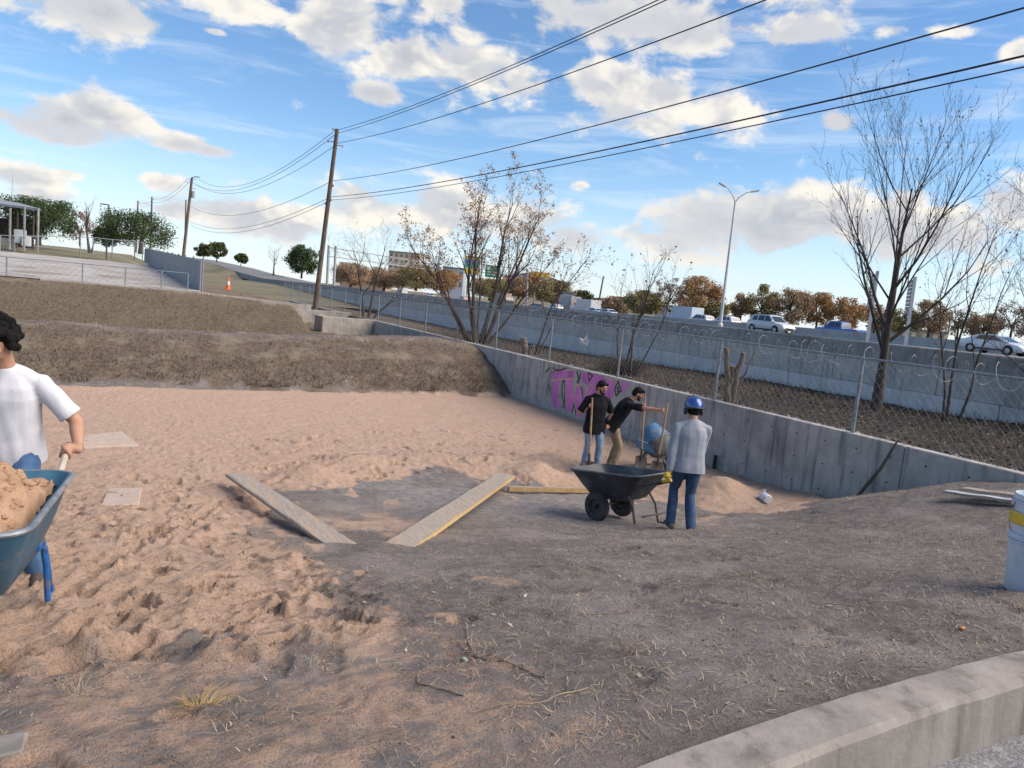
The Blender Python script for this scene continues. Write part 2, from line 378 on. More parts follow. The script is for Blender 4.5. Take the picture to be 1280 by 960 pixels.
# boot prints: walking lines through the near sand plus plenty of random trampling
walks = [((-11.6, -3.9), (-9.2, 1.5)), ((-10.6, -4.6), (-9.8, 3.0)), ((-9.4, -4.6), (-10.9, -.8)), ((-11.3, 0.5), (-8.9, 3.2)), ((-9.6, -2.6), (-11.6, 1.5)), ((-9.0, 3.6), (-5.2, 4.6)), ((-10.2, 2.2), (-4.6, 3.6)), ((-10.9, -4.2), (-9.9, -3.2)), ((-11.2, -1.6), (-9.6, -1.2))]
for (a, b) in walks:
    L = math.dist(a, b); n = int(L/.36); ang = math.atan2(b[1]-a[1], b[0]-a[0])
    for k in range(n):
        t = (k+.5)/n; side = .09*(1 if k % 2 else -1)
        cx = a[0]+(b[0]-a[0])*t - side*math.sin(ang)+rs.uniform(-.05, .05); cy = a[1]+(b[1]-a[1])*t+side*math.cos(ang)+rs.uniform(-.05, .05)
        cx_seed = rs.uniform(0, 6); stamp(cx, cy, .36, footprint(ang+rs.uniform(-.25, .25), rs.uniform(.135, .16), rs.uniform(.05, .062), rs.uniform(.022, .045)))
for k in range(130):
    cx, cy = rs.uniform(-12, -8.7), -4.7+7.5*rs.random()**1.5; cx_seed = rs.uniform(0, 6)
    if poly_sd(np.array([cx]), np.array([cy]), SAND)[0] < -.05: continue
    stamp(cx, cy, .36, footprint(rs.uniform(0, 6.28), rs.uniform(.11, .16), rs.uniform(.045, .065), rs.uniform(.012, .036)))
for k in range(130):
    cx, cy = rs.uniform(-9, -.6), rs.uniform(.8, 7); cx_seed = rs.uniform(0, 6)
    if poly_sd(np.array([cx]), np.array([cy]), SAND)[0] < .1: continue
    stamp(cx, cy, .36, footprint(rs.uniform(0, 6.28), rs.uniform(.13, .17), rs.uniform(.05, .07), rs.uniform(.02, .05), False))
for k in range(70):      # faint prints in the soil
    cx, cy = rs.uniform(-10.8, -5.5), rs.uniform(-6, -2.5); cx_seed = rs.uniform(0, 6)
    stamp(cx, cy, .34, footprint(rs.uniform(0, 6.28), .145, .055, rs.uniform(.006, .018)))
# kicked-up clods of damp sand
for k in range(420):
    cx, cy = rs.uniform(-11.8, -8.9), -4.8+5.5*rs.random()**1.3
    r = rs.uniform(.025, .10); h = r*rs.uniform(.2, .45); ph = rs.uniform(0, 6); e = rs.uniform(.6, 1.6)
    if poly_sd(np.array([cx]), np.array([cy]), SAND)[0] < -.1: continue
    stamp(cx, cy, r*2.2, lambda X, Y: h*np.exp(-((X*e/r)**2+(Y/e/r)**2)*.9)*(1+.5*np.sin(X*60+ph)*np.sin(Y*55+ph)))
for (cx, cy, r, h) in [(-10.62, -4.45, .15, .055), (-10.40, -4.36, .15, .06), (-10.2, -4.05, .14, .045), (-9.85, -4.3, .12, .04), (-10.9, -4.2, .14, .04), (-9.5, -3.9, .13, .04), (-10.1, -3.5, .16, .05), (-9.35, -2.5, .14, .06), (-9.15, -1.8, .13, .06)]:
    stamp(cx, cy, .5, lambda X, Y: h*np.exp(-(X/r)**2-(Y/r/.7)**2)*(1+.25*np.sin(X*50)*np.sin(Y*44)) - h*.5*np.exp(-((X+.02)/r/.8)**2-((Y+r*1.1)/r/.6)**2))
# barrow tyre tracks with a chevron tread
def track(pts, w=.05, dep=.022, pitch=.032):
    P = np.array(pts, float)
    for a, b in zip(P[:-1], P[1:]):
        L = np.hypot(*(b-a)); d = (b-a)/L; n = np.array([-d[1], d[0]])
        for k in range(int(L/.06)):
            c = a+d*(k+.5)*.06
            def f(X, Y, c=c):
                s_ = (X*d[0]+Y*d[1]); q = X*n[0]+Y*n[1]; g_ = s_+((c-a)@d)
                inside = (np.abs(s_) <= .0301)
                return inside*(-dep*sstep(w*1.25, w*.8, np.abs(q)) + dep*.7*np.exp(-((np.abs(q)-w*1.5)/(w*.35))**2) + .010*np.sin((g_+np.abs(q)*.7)/pitch*6.28)*(np.abs(q) < w))
            stamp(c[0], c[1], .13, f)
track([(-10.25, -4.6), (-9.95, -4.2), (-9.55, -3.75), (-9.2, -3.4), (-8.9, -2.9)])
track([(-10.9, -3.6), (-10.5, -2.0), (-10.0, -.6), (-9.5, 1.4)])
track([(-9.7, -5.2), (-9.5, -4.2), (-9.3, -3.2)], dep=.012)
# keep the sheet below the kerb and inside the retaining wall
GZ = np.where(GY < kerb_y(GX)-.1, np.minimum(GZ, 1.38), np.where(GY < -5, np.minimum(GZ, 1.645), GZ))
GZ = np.where((GX > .0) & (GX < .22) & (GY > -2.6), np.minimum(GZ, 1.30), GZ)
def gz(x, y):                            # height of the finished ground (bilinear on the grid)
    i = int(np.clip(np.searchsorted(gx, x)-1, 0, len(gx)-2)); j = int(np.clip(np.searchsorted(gy, y)-1, 0, len(gy)-2))
    s = (x-gx[i])/(gx[i+1]-gx[i]); t = (y-gy[j])/(gy[j+1]-gy[j])
    return float((GZ[j, i]*(1-s)+GZ[j, i+1]*s)*(1-t)+(GZ[j+1, i]*(1-s)+GZ[j+1, i+1]*s)*t)
def gzv(x, y):
    i = np.clip(np.searchsorted(gx, x)-1, 0, len(gx)-2); j = np.clip(np.searchsorted(gy, y)-1, 0, len(gy)-2)
    s = (x-gx[i])/(gx[i+1]-gx[i]); t = (y-gy[j])/(gy[j+1]-gy[j])
    return (GZ[j, i]*(1-s)+GZ[j, i+1]*s)*(1-t)+(GZ[j+1, i]*(1-s)+GZ[j+1, i+1]*s)*t

def ground_material():
    m = bpy.data.materials.new('sand_and_soil'); m.use_nodes = True; t = NT(m.node_tree); b = t.n['Principled BSDF']
    b.inputs['Roughness'].default_value = .95; b.inputs['Specular IOR Level'].default_value = .15
    va = t.node('ShaderNodeVertexColor', layer_name='Col'); sp = t.node('ShaderNodeSeparateColor'); t.link(va.outputs[0], sp.inputs[0])
    tc = t.node('ShaderNodeTexCoord'); v = tc.outputs['Object']
    n1 = t.noise(v, 1.3, 5, .6); n2 = t.noise(v, 9, 5, .6); n3 = t.noise(v, 60, 4, .7); n4 = t.noise(v, 240, 3, .7)
    sand = t.mix(t.ss(n2, .32, .68), (.64, .455, .340, 1), (.54, .375, .275, 1))
    sand = t.mix(t.ss(n1, .48, .72), sand, (.60, .435, .335, 1))
    sand = t.mix(t.math('MULTIPLY', t.ss(n3, .52, .62), .62), sand, (.33, .215, .155, 1)); sand = t.mix(t.math('MULTIPLY', t.ss(n4, .56, .66), .55), sand, (.72, .53, .41, 1)); sand = t.mix(t.math('MULTIPLY', t.ss(n4, .44, .34), .5), sand, (.30, .195, .14, 1))  # dark and bright speckle paints the fine self-shadow between sand grains
    soil = t.mix(t.ss(n2, .3, .7), (.285, .248, .228, 1), (.185, .160, .148, 1))
    soil = t.mix(t.ss(n1, .46, .66), soil, (.345, .302, .278, 1))
    soil = t.mix(t.math('MULTIPLY', t.ss(n3, .52, .68), .65), soil, (.090, .078, .073, 1))
    soil = t.mix(t.math('MULTIPLY', t.ss(n4, .60, .72), .75), soil, (.46, .41, .37, 1)); soil = t.mix(t.math('MULTIPLY', t.ss(n4, .44, .34), .7), soil, (.085, .072, .066, 1))
    damp = t.mix(t.ss(n2, .3, .7), (.39, .355, .335, 1), (.26, .236, .226, 1))
    soil = t.mix(sp.outputs[2], soil, damp)
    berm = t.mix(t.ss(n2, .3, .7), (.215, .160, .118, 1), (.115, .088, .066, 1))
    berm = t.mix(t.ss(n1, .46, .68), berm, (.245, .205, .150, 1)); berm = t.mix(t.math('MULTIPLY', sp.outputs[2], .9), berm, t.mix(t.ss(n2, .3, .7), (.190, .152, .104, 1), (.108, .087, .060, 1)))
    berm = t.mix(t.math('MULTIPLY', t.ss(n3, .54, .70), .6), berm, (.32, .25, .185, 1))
    smk = t.ss(t.math('ADD', sp.outputs[0], t.math('ADD', t.math('MULTIPLY', t.math('SUBTRACT', n2, .5), .9), t.math('MULTIPLY', t.math('SUBTRACT', n3, .5), .9))), .34, .66)
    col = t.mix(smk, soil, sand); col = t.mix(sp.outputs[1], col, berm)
    litter_ = t.mix(t.ss(n2, .3, .7), (.085, .070, .058, 1), (.045, .038, .033, 1)); litter_ = t.mix(t.math('MULTIPLY', t.ss(n3, .54, .70), .6), litter_, (.15, .125, .10, 1))
    col = t.mix(t.math('SUBTRACT', 1.0, va.outputs[1]), col, litter_)
    t.link(col, b.inputs['Base Color'])
    bm_ = t.node('ShaderNodeBump'); bm_.inputs['Strength'].default_value = 1.0; bm_.inputs['Distance'].default_value = .03
    mpv = t.node('ShaderNodeMapping'); mpv.inputs['Scale'].default_value = (.45, 1.3, 1); mpv.inputs['Rotation'].default_value = (0, 0, R(24)); t.link(v, mpv.inputs[0])
    n5 = t.noise(mpv.outputs[0], 17, 6, .72, .6)
    hgt = t.math('ADD', t.math('ADD', t.math('MULTIPLY', n3, .8), t.math('MULTIPLY', n4, .35)), t.math('MULTIPLY', n5, 1.3))
    t.link(hgt, bm_.inputs['Height']); t.link(bm_.outputs[0], b.inputs['Normal'])
    return m
ny_, nx_ = GX.shape
idx = np.arange(nx_*ny_).reshape(ny_, nx_)
Fq = np.stack([idx[:-1, :-1], idx[:-1, 1:], idx[1:, 1:], idx[1:, :-1]], -1).reshape(-1, 4)
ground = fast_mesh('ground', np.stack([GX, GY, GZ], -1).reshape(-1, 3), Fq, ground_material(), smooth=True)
bermm = (1-.5*sstep(15.4, 16.4, GY)*(1-sstep(18.2, 19.4, GY)))*np.where(GX > .1, 1, sstep(12.2, 12.7, GY + fbm(GX*2.1, GY*2.1, 40, 4)*.55 - .1*(GX < -9)))  # crest band kept paler, a highlight painted through the berm mask
damp_shade_m = np.where(GY > 14, sstep(19.5, 21.5, GY)*(1-sstep(26.6, 27.2, GY)), 1)*np.where(GY > 14, 1, np.clip(np.exp(-((GX+5.4)/1.7)**2-((GY-.9)/1.0)**2)*1.3 + np.exp(-((GX+6.6)/1.3)**2-((GY-2.0)/.9)**2), 0, 1)*sstep(-.4, .3, fbm(GX*1.6, GY*1.6, 50, 3)+.35))  # damp patch in the pit; weedy upper slope darkened as painted shade
padm = sstep(27.4, 27.6, GY)
set_col(ground, np.stack([SM*(1-bermm), bermm, damp_shade_m, np.where(GX > .1, np.where(GY > 24, .5, .0), 1.)], -1).reshape(-1, 4))
tag(ground, 'pinkish sand pit and dark soil slopes', None, kind='structure')

# terrain to the horizon, roads, parking surfaces
M_TERR = pmat('far_grass', (.16, .135, .075), (.105, .10, .055), scale=.25, rough=.95, c3=(.22, .175, .11), s3=.05)
M_ASPH = pmat('asphalt', (.17, .17, .175), (.13, .13, .135), scale=.6, rough=.9, bump=.3, bscale=60)
M_CPAD = pmat('old_concrete_pad', (.40, .37, .34), (.30, .275, .25), scale=.5, rough=.9, c3=(.20, .165, .13), s3=.35)
M_LOT = pmat('lot_asphalt', (.26, .26, .27), (.12, .12, .125), scale=70, rough=.9, bump=.6, bscale=120, c3=(.36, .36, .37), s3=9)
def strip(name, ys, x0, x1, zf, mat, label=None, xs=2, th=0):
    V = []; n = len(ys)
    for y in ys:
        a = x0(y) if callable(x0) else x0; b = x1(y) if callable(x1) else x1
        for k in range(xs): xx = a+(b-a)*k/(xs-1); V.append((xx, y, zf(xx, y)))
    F = [(i*xs+k, i*xs+k+1, (i+1)*xs+k+1, (i+1)*xs+k) for i in range(n-1) for k in range(xs-1)]
    o = fast_mesh(name, V, F, mat); tag(o, label, None, kind='structure'); return o
fz = lambda y: float(np.interp(y, [-80, 25, 42, 57, 77, 130, 260, 600], [2.7, 2.32, 2.17, 2.02, 1.7, 1.3, .8, .8]))       # freeway grade
rz_ = lambda y: float(np.interp(y, [-80, 70, 115, 168, 200, 324, 420], [2.05, 2.1, 2.75, 3.9, 5.0, 8.0, 9.6]))             # frontage road climbs to the left
ysr = list(np.arange(-60, 120, 8)) + list(np.arange(120, 421, 20))
strip('frontage_road', ysr, 6.75, 15.5, lambda x, y: rz_(y), M_ASPH, 'grey frontage road climbing behind the barrier wall')
strip('verge', ysr, 15.5, lambda y: 22+max(0, y-60)*.10, lambda x, y: rz_(y)*(1 if x < 16 else 0)+(0 if x < 16 else max(.6, min(rz_(y), fz(y)-.05))), M_TERR, 'grassy verge between the roads')
strip('freeway', ysr, lambda y: 22+max(0, y-60)*.10, lambda y: 72+max(0, y-60)*.10, lambda x, y: fz(y), M_ASPH, 'freeway deck')
strip('road_embankment', [50, 56] + list(np.arange(60, 421, 20)), -9., 6.45, lambda x, y: (rz_(y)-.02) if (x > 6 and y > 155) else min(rz_(y)-.1, (min(2.1, 1.2+(y-50)*.02) if y < 150 else 2.1+(y-150)*.045)+(-.4 if x < -7 else 0)), M_TERR, 'grassy embankment below the climbing frontage road', xs=8)
_sk = [(6.78, y, z) for y in ysr if y >= 52 for z in (.3, rz_(y)-.015)]
tag(fast_mesh('road_edge', _sk, [(i*2, i*2+2, i*2+3, i*2+1) for i in range(len(_sk)//2-1)], pmat('road_edge_concrete', (.36, .355, .345), (.29, .285, .28), scale=1.5)), 'concrete edge carrying the frontage road', None, kind='structure')
def tz(x, y):
    d = math.hypot(x+10, y+8)
    z = .2 + .8*math.sin(x*.011+1)*math.sin(y*.009)
    if x < 6: z += max(0, min(1, (y-60)/60))*4.3*max(0, min(1, (-7-x)/9)) + max(0, min(1, (y-150)/200))*3.0
    return z - (8 if (-46 < x < 22 and -60 < y < 60) else 0)
txs = [-2500, -1200, -600, -300, -180, -110, -70, -45, -30, -15, -5, 0, 6, 22, 40, 72, 90, 120, 160, 220, 300, 450, 700, 1200, 2500]
tys = [-300, -100, -60, -20, 20, 59, 62, 75, 90, 110, 140, 180, 230, 300, 420, 600, 900, 1500, 3000]
V = [(x, y, tz(x, y)) for y in tys for x in txs]; nx2 = len(txs)
F = [(j*nx2+i, j*nx2+i+1, (j+1)*nx2+i+1, (j+1)*nx2+i) for j in range(len(tys)-1) for i in range(nx2-1)]
tag(fast_mesh('terrain', V, F, M_TERR, smooth=True), 'dry grassland reaching to the horizon', None, kind='structure')
padz = lambda x, y: 2.075 + max(0, min(45, y-28))*.027*float(sstep(-4.5, -8.5, np.array(x)))
strip('concrete_pad', list(np.arange(27.65, 62, 3.4)) + [66], -46, -8.15, lambda x, y: padz(x, y)+.02, M_CPAD, 'weathered concrete lot above the berms', xs=6)
strip('parking_lot', [-60, -30, -10, -6.48], -60, 60, lambda x, y: 1.43, M_LOT, 'asphalt lot beyond the kerb')

# ------------------------------------------------------------------ concrete walls, kerb, headwall, barrier
def concrete_mat(name, c1, c2, streak=.5, dark=(.09, .086, .082), light=(.46, .45, .43), axis='x'):
    m = bpy.data.materials.new(name); m.use_nodes = True; t = NT(m.node_tree); b = t.n['Principled BSDF']
    b.inputs['Roughness'].default_value = .9; b.inputs['Specular IOR Level'].default_value = .25
    ge = t.node('ShaderNodeNewGeometry'); v = ge.outputs['Position']
    mp = t.node('ShaderNodeMapping'); mp.inputs['Scale'].default_value = (1, 1, .09); t.link(v, mp.inputs[0])
    n0 = t.noise(v, .5, 4, .6); n1 = t.noise(v, 3, 6, .65); n2 = t.noise(mp.outputs[0], 7, 5, .6); n3 = t.noise(v, 45, 4, .7)
    col = t.mix(t.ss(n1, .35, .65), (*c1, 1), (*c2, 1))
    col = t.mix(t.math('MULTIPLY', t.ss(n2, .50, .70), streak), col, (*dark, 1))
    col = t.mix(t.math('MULTIPLY', t.ss(n2, .46, .30), streak*.55), col, (*light, 1))
    col = t.mix(t.math('MULTIPLY', t.ss(n0, .5, .7), .35), col, (*dark, 1))
    col = t.mix(t.math('MULTIPLY', t.ss(n3, .62, .75), .45), col, (*dark, 1))
    t.link(col, b.inputs['Base Color'])
    bn = t.node('ShaderNodeBump'); bn.inputs['Strength'].default_value = .35; bn.inputs['Distance'].default_value = .01
    t.link(t.math('ADD', n3, n1), bn.inputs['Height']); t.link(bn.outputs[0], b.inputs['Normal'])
    return m
M_WALL = concrete_mat('stained_wall_concrete', (.42, .395, .365), (.33, .31, .288), .6)
M_KERB = concrete_mat('kerb_concrete', (.275, .248, .225), (.205, .184, .165), .6, dark=(.085, .075, .062), light=(.33, .31, .29))
M_HEAD = concrete_mat('headwall_concrete', (.40, .365, .32), (.31, .28, .245), .4, dark=(.15, .14, .13), light=(.46, .43, .39))
M_PARA = concrete_mat('parapet_concrete', (.35, .335, .315), (.28, .27, .255), .5)
M_MID = concrete_mat('barrier_panel_concrete', (.54, .52, .495), (.45, .435, .415), .45, dark=(.12, .12, .12))
M_PALE = concrete_mat('repainted_panel_concrete', (.66, .65, .64), (.56, .555, .55), .3, dark=(.2, .2, .2), light=(.58, .6, .62))
M_MED = concrete_mat('median_concrete', (.38, .38, .37), (.33, .33, .325), .2, dark=(.2, .2, .2))
M_DARKHOLE = pmat('tie_hole_shadow', (.03, .03, .03), rough=.9)

def seg_box(x0, x1, y0, y1, z0, z1, b=.012, dz1=None):
    m = MB(); m.box(((x0+x1)/2, (y0+y1)/2, (z0+z1)/2), (x1-x0, y1-y0, z1-z0), bev=b); return m
rw = thing('retaining_wall', 'stained grey concrete retaining wall with pink graffiti along the sand pit', 'wall', (0, -3.6, 0))
def local(o, parent):                   # keep world coordinates in the mesh while parenting to a moved Empty
    o.matrix_parent_inverse = Matrix.Translation(parent.location).inverted(); return o
rr_ = random.Random(3)
ycuts = [-3.75, -.9, 5.2, 11.3, 17.4, 23.5, 28.25]
for a, b in zip(ycuts[:-1], ycuts[1:]):
    o = seg_box(0, .2, a+.006, b-.006, -.35, 1.345+rr_.uniform(-.004, .004)).build('wall_panel', M_WALL, rw); local(o, rw)
for a, b in ((34.6, 41), (41, 47), (47, 53)):
    o = seg_box(0, .2, a+.006, b-.006, .3, 1.345).build('wall_panel', M_WALL, rw); local(o, rw)
mb = MB()
for y in np.arange(-1.9, 27, .61):
    for z in (.28, .72, 1.12):
        if z > gz(-.06, float(y))+.06: mb.lathe([(.016, -.001), (.012, -.0045), (0, -.0045)], (-.0005, y+rr_.uniform(-.02, .02), z), 8, axis='x')
o = mb.build('tie_holes', M_DARKHOLE, rw); local(o, rw); o['kind'] = 'stuff'

# graffiti: flat paint on the wall face; zoomed-photo pixels turned once into (y, z) on the wall
M_PURPLE = pmat('purple_spray_paint', (.42, .11, .34), (.55, .19, .45), scale=3, rough=.7, c3=(.28, .10, .25), s3=2.2, stretch=(1, 1, .5))
M_PINK = pmat('pink_spray_paint', (.66, .19, .47), (.56, .15, .42), scale=4, rough=.7)
M_YEL = pmat('yellow_outline_paint', (.50, .46, .22), (.42, .36, .16), scale=9, rough=.7)
M_BLK = pmat('black_outline_paint', (.025, .025, .03), (.05, .05, .055), scale=9, rough=.7)
def gp(zx, zy):
    P = atx(680+zx/9.143, 440+zy/9.143, 0.0); return (P[1], P[2])
def decal(name, polys, mat, lift):
    m = MB()
    for P in polys:
        q = [gp(*p) for p in P]; q = [(y, max(min(z, 1.315), .06)) for y, z in q]
        m.raw([(-lift, y, z) for y, z in q], [tuple(range(len(q)))])
    me_o = m.build(name, mat, rw); bm = bmesh.new(); bm.from_mesh(me_o.data); bmesh.ops.triangulate(bm, faces=bm.faces); bm.to_mesh(me_o.data); bm.free(); local(me_o, rw); return me_o
def strokes(name, lines, w, mat, lift):
    m = MB()
    for L in lines:
        q = [np.array(gp(*p)) for p in L]
        for a, b in zip(q[:-1], q[1:]):
            d = (b-a)/max(1e-6, np.hypot(*(b-a))); n = np.array([-d[1], d[0]])*w/2; a = a-d*w*.3; b = b+d*w*.3
            m.raw([(-lift, *(a+n)), (-lift, *(b+n)), (-lift, *(b-n)), (-lift, *(a-n))], [(0, 1, 2, 3)]); lift += .00003
    o = m.build(name, mat, rw); return local(o, rw)
T_BAR = [(95, 205), (365, 205), (350, 300), (215, 315), (195, 305), (90, 330), (78, 300)]
T_STEM = [(100, 325), (205, 312), (178, 400), (168, 520), (205, 620), (200, 655), (110, 650), (85, 520)]
W1 = [(250, 305), (345, 300), (330, 400), (330, 520), (380, 372), (440, 380), (430, 470), (415, 520), (470, 470), (520, 372), (560, 380), (540, 470), (470, 660), (440, 750), (375, 745), (348, 545), (312, 715), (262, 680), (245, 480)]
BACK = [(435, 245), (500, 232), (780, 300), (830, 330), (800, 520), (700, 540), (560, 540), (520, 400), (430, 330)]
BACK2 = [(890, 330), (965, 350), (960, 420), (900, 470), (880, 400)]
decal('graffiti_fill', [T_BAR, T_STEM, BACK, BACK2], M_PURPLE, .003)
decal('graffiti_letter', [W1], M_PINK, .0035).name = 'graffiti_letter'
strokes('graffiti_outline', [T_BAR+T_BAR[:1], T_STEM[1:], W1+W1[:1], [(800, 520), (832, 335), (700, 290)]], .028, M_YEL, .004)
strokes('graffiti_shadow_line', [[(105, 180), (125, 205), (175, 210), (245, 190)], [(50, 370), (75, 440)], [(20, 230), (70, 180)], [(85, 215), (70, 300)], [(215, 640), (225, 560), (205, 470), (215, 340), (240, 330)], [(240, 345), (238, 640)],
    [(375, 230), (400, 300), (380, 350)], [(420, 240), (395, 350)], [(445, 520), (430, 400)], [(320, 690), (345, 590), (365, 700)], [(505, 240), (515, 330), (560, 270), (505, 240)], [(600, 440), (625, 370), (640, 440)],
    [(850, 335), (810, 420), (825, 500), (885, 440), (850, 335)], [(835, 420), (850, 400), (860, 450), (838, 450)]], .045, M_BLK, .0052)

# kerb along the upper edge of the slope, in cast lengths
kb = thing('kerb', 'pale concrete kerb with chipped lower face in the bottom right corner', 'kerb', (-5.5, -6.3, 1.4))
KP = [(-6.21, 1.15), (-6.207, 1.635), (-6.218, 1.656), (-6.385, 1.66), (-6.408, 1.64), (-6.43, 1.15)]
for a, b in ((-12.2, -9.15), (-9.15, -6.1), (-6.1, -3.05), (-3.05, 0), (0, 3.05), (3.05, 6.1)):
    m = MB(); ks = 40
    for i in range(ks+1):
        x = a+.004+(b-a-.008)*i/ks
        for k, (y, z) in enumerate(KP): m.v.append((x, y+float(kerb_y(x))+6.21+.002*float(vnoise(np.array(x*7.+k*3), np.array(k*1.7), 70)), z+.0035*float(vnoise(np.array(x*6.), np.array(k*5.), 71))))
    n = len(KP)
    m.f += [(i*n+k, i*n+k+1, (i+1)*n+k+1, (i+1)*n+k) for i in range(ks) for k in range(n-1)] + [tuple(range(n)), tuple(ks*n+k for k in range(n-1, -1, -1))]
    local(m.build('kerb_stone', M_KERB, kb, smooth=True), kb)

# concrete headwall of the culvert at the far end of the wall
hw = thing('culvert_headwall', 'concrete culvert headwall with two wing walls beyond the berm', 'headwall', (-1.3, 31, .4))
for (x0, x1, y0, y1, z1, nm) in ((-2.6, .2, 28.3, 28.75, 1.36, 'wing_wall'), (-3.25, .2, 33.9, 34.5, 1.42, 'wing_wall'), (-2.6, -2.2, 28.76, 30.2, 1.352, 'side_wall'), (-3.25, -2.8, 32.3, 33.89, 1.412, 'side_wall')):
    local(seg_box(x0, x1, y0, y1, .1, z1).build(nm, M_HEAD, hw), hw)
local(MB().box((-1.0, 31.3, .42), (2.4, 5.0, .2)).build('channel_floor', M_HEAD, hw), hw)

# highway barrier wall: parapet over two courses of panels
bw = thing('barrier_wall', 'long grey highway barrier wall of precast panels behind the chain-link fence', 'barrier', (6.5, -8, .6))
proto = {}
def shared(name, key, mk, mat, parent, loc):
    if key not in proto:
        o = mk().build(name, mat, parent); proto[key] = o.data
    else:
        o = bpy.data.objects.new(name, proto[key]); COL.objects.link(o); o.parent = parent
    o.location = Vector(loc)-parent.location; return o
y = -9.0
while y < 150:
    shared('parapet_segment', 'para', lambda: MB().prism([(0, 0), (-.04, .04), (0, .42), (.02, .45), (.2, .45), (.24, 0)], .004, 5.996, lambda p, t: (p[0], t, p[1])), M_PARA, bw, (6.5, y, 2.32)); y += 6
y = -9.0
while y < 135:
    shared('barrier_panel', 'mid', lambda: MB().box((.1, 1.495, .325), (.2, 2.98, .64), bev=.012), M_MID, bw, (6.5, y, 1.675))
    shared('barrier_panel', 'low', lambda: MB().box((.1, 1.495, .45), (.2, 2.98, .89), bev=.012), M_PALE, bw, (6.5, y+1.5, .78)); y += 3
# median barrier of the freeway
md = MB(); ysm = list(range(-20, 121, 5)) + list(range(130, 261, 10)); MP = [(-.3, 0), (-.22, .18), (-.1, .32), (-.08, .86), (.08, .86), (.1, .32), (.22, .18), (.3, 0)]
for yy in ysm:
    for (a, b) in MP: md.v.append((52+max(0, yy-60)*.10+a, yy, fz(yy)+b-.02))
n = len(MP); md.f += [(i*n+k, i*n+k+1, (i+1)*n+k+1, (i+1)*n+k) for i in range(len(ysm)-1) for k in range(n-1)] + [tuple(range(n)), tuple((len(ysm)-1)*n+k for k in range(n-1, -1, -1))]
tag(md.build('median_barrier', M_MED), 'pale concrete median barrier across the freeway behind the passing cars', 'barrier')

# ------------------------------------------------------------------ chain-link fence with razor wire
M_GALV = pmat('galvanised_steel', (.25, .275, .30), (.17, .19, .215), scale=14, rough=.55, metal=.4)
M_WIRE = pmat('fence_wire', (.26, .28, .30), (.19, .20, .22), scale=20, rough=.55, metal=.5)
M_RAZOR = pmat('razor_wire_steel', (.28, .28, .28), (.18, .18, .18), scale=20, rough=.6, metal=.3)
fr = thing('chain_link_fence', 'chain-link fence with steel posts and razor wire on the retaining wall', 'fence', (.1, -6, 1.3))
railz = lambda y: float(np.interp(y, [-6, 20, 55, 100], [2.56, 2.61, 2.76, 2.80]))
for y in [-6.5, -3.3, .12, 3.45, 6.95, 10.45, 14.1, 17.6, 21.1, 24.6, 28.1, 31.6, 35.1, 38.6, 42.1, 45.6, 49.1, 52.6, 56.1]:
    zb = 1.2
    o = MB().tube([(.1, y, zb), (.1, y, railz(y)-.01)], .030, 10).lathe([(.033, -.05), (.036, 0), (.022, .03), (0, .036)], (.1, y, railz(y)+.005), 10).build('post', M_GALV, fr, smooth=True); local(o, fr)
for a, b in ((-7, 3.45), (3.45, 14.1), (14.1, 24.6), (24.6, 35.1), (35.1, 45.6), (45.6, 57)):
    local(MB().tube([(.1, yy, railz(yy)+.012) for yy in np.linspace(a, b, 6)], .021, 8).build('top_rail', M_GALV, fr, smooth=True), fr)
def zig_mesh(x, y0, y1, zb, zt, p=.075, r=.0022):
    V = []; Fc = []; k = int((y1-y0)/p)
    nz_ = int((zt-zb)/p)
    tri = np.array([(0, 1), (-.87, -.5), (.87, -.5)])*r
    for i in range(k):
        yb = y0+i*p; top = railz(yb)
        js = np.arange(nz_+1); zz = zb+js*(top-zb)/nz_; yy = yb+np.where((js+i) % 2 == 0, -p/2, p/2)
        base = len(V)*0
        pts = np.stack([np.full(len(js), x)+np.where(js % 2 == 0, .004, -.004), yy, zz], -1)
        ring = (pts[:, None, :]+np.stack([tri[:, 0], tri[:, 1], np.zeros(3)], -1)[None])
        V.append(ring.reshape(-1, 3))
    V = np.concatenate(V); m_ = (nz_+1)*3
    f1 = np.array([[j*3+c, j*3+(c+1) % 3, (j+1)*3+(c+1) % 3, (j+1)*3+c] for j in range(nz_) for c in range(3)])
    Fc = (f1[None]+np.arange(k)[:, None, None]*m_).reshape(-1, 4)
    return V, Fc
V1, F1 = zig_mesh(.125, -6.4, 15, 1.30, 2.56); V2, F2 = zig_mesh(.125, 15, 56, 1.30, 2.56, p=.14, r=.003)
o = fast_mesh('chain_link_mesh', np.concatenate([V1, V2]), np.concatenate([F1, F2+len(V1)]), M_WIRE, fr); local(o, fr); o['kind'] = 'stuff'
# razor wire: loose coil hung on the rail, with barbs
m = MB(); rr_ = random.Random(5)
y = -6.5; pts = []; k = 0
while y < 27:
    a = k*2*math.pi/14; r_ = .165+.03*math.sin(k*.11); pts.append((.1+r_*math.sin(a), y+.05*math.sin(a*.5), railz(y)+.02+r_*math.cos(a))); y += .30/14*(1+.35*math.sin(k*.05)); k += 1
m.tube(pts, .0032, 3)
for i in range(0, len(pts), 2):
    p = pts[i]; a = rr_.uniform(0, 6.28); m.raw([(p[0], p[1]+.02*math.cos(a), p[2]+.02*math.sin(a)), (p[0]+.008, p[1]-.02*math.cos(a), p[2]-.02*math.sin(a)), (p[0]-.008, p[1]+.006, p[2]+.006)], [(0, 1, 2)])
local(m.build('razor_wire', M_RAZOR, fr), fr)
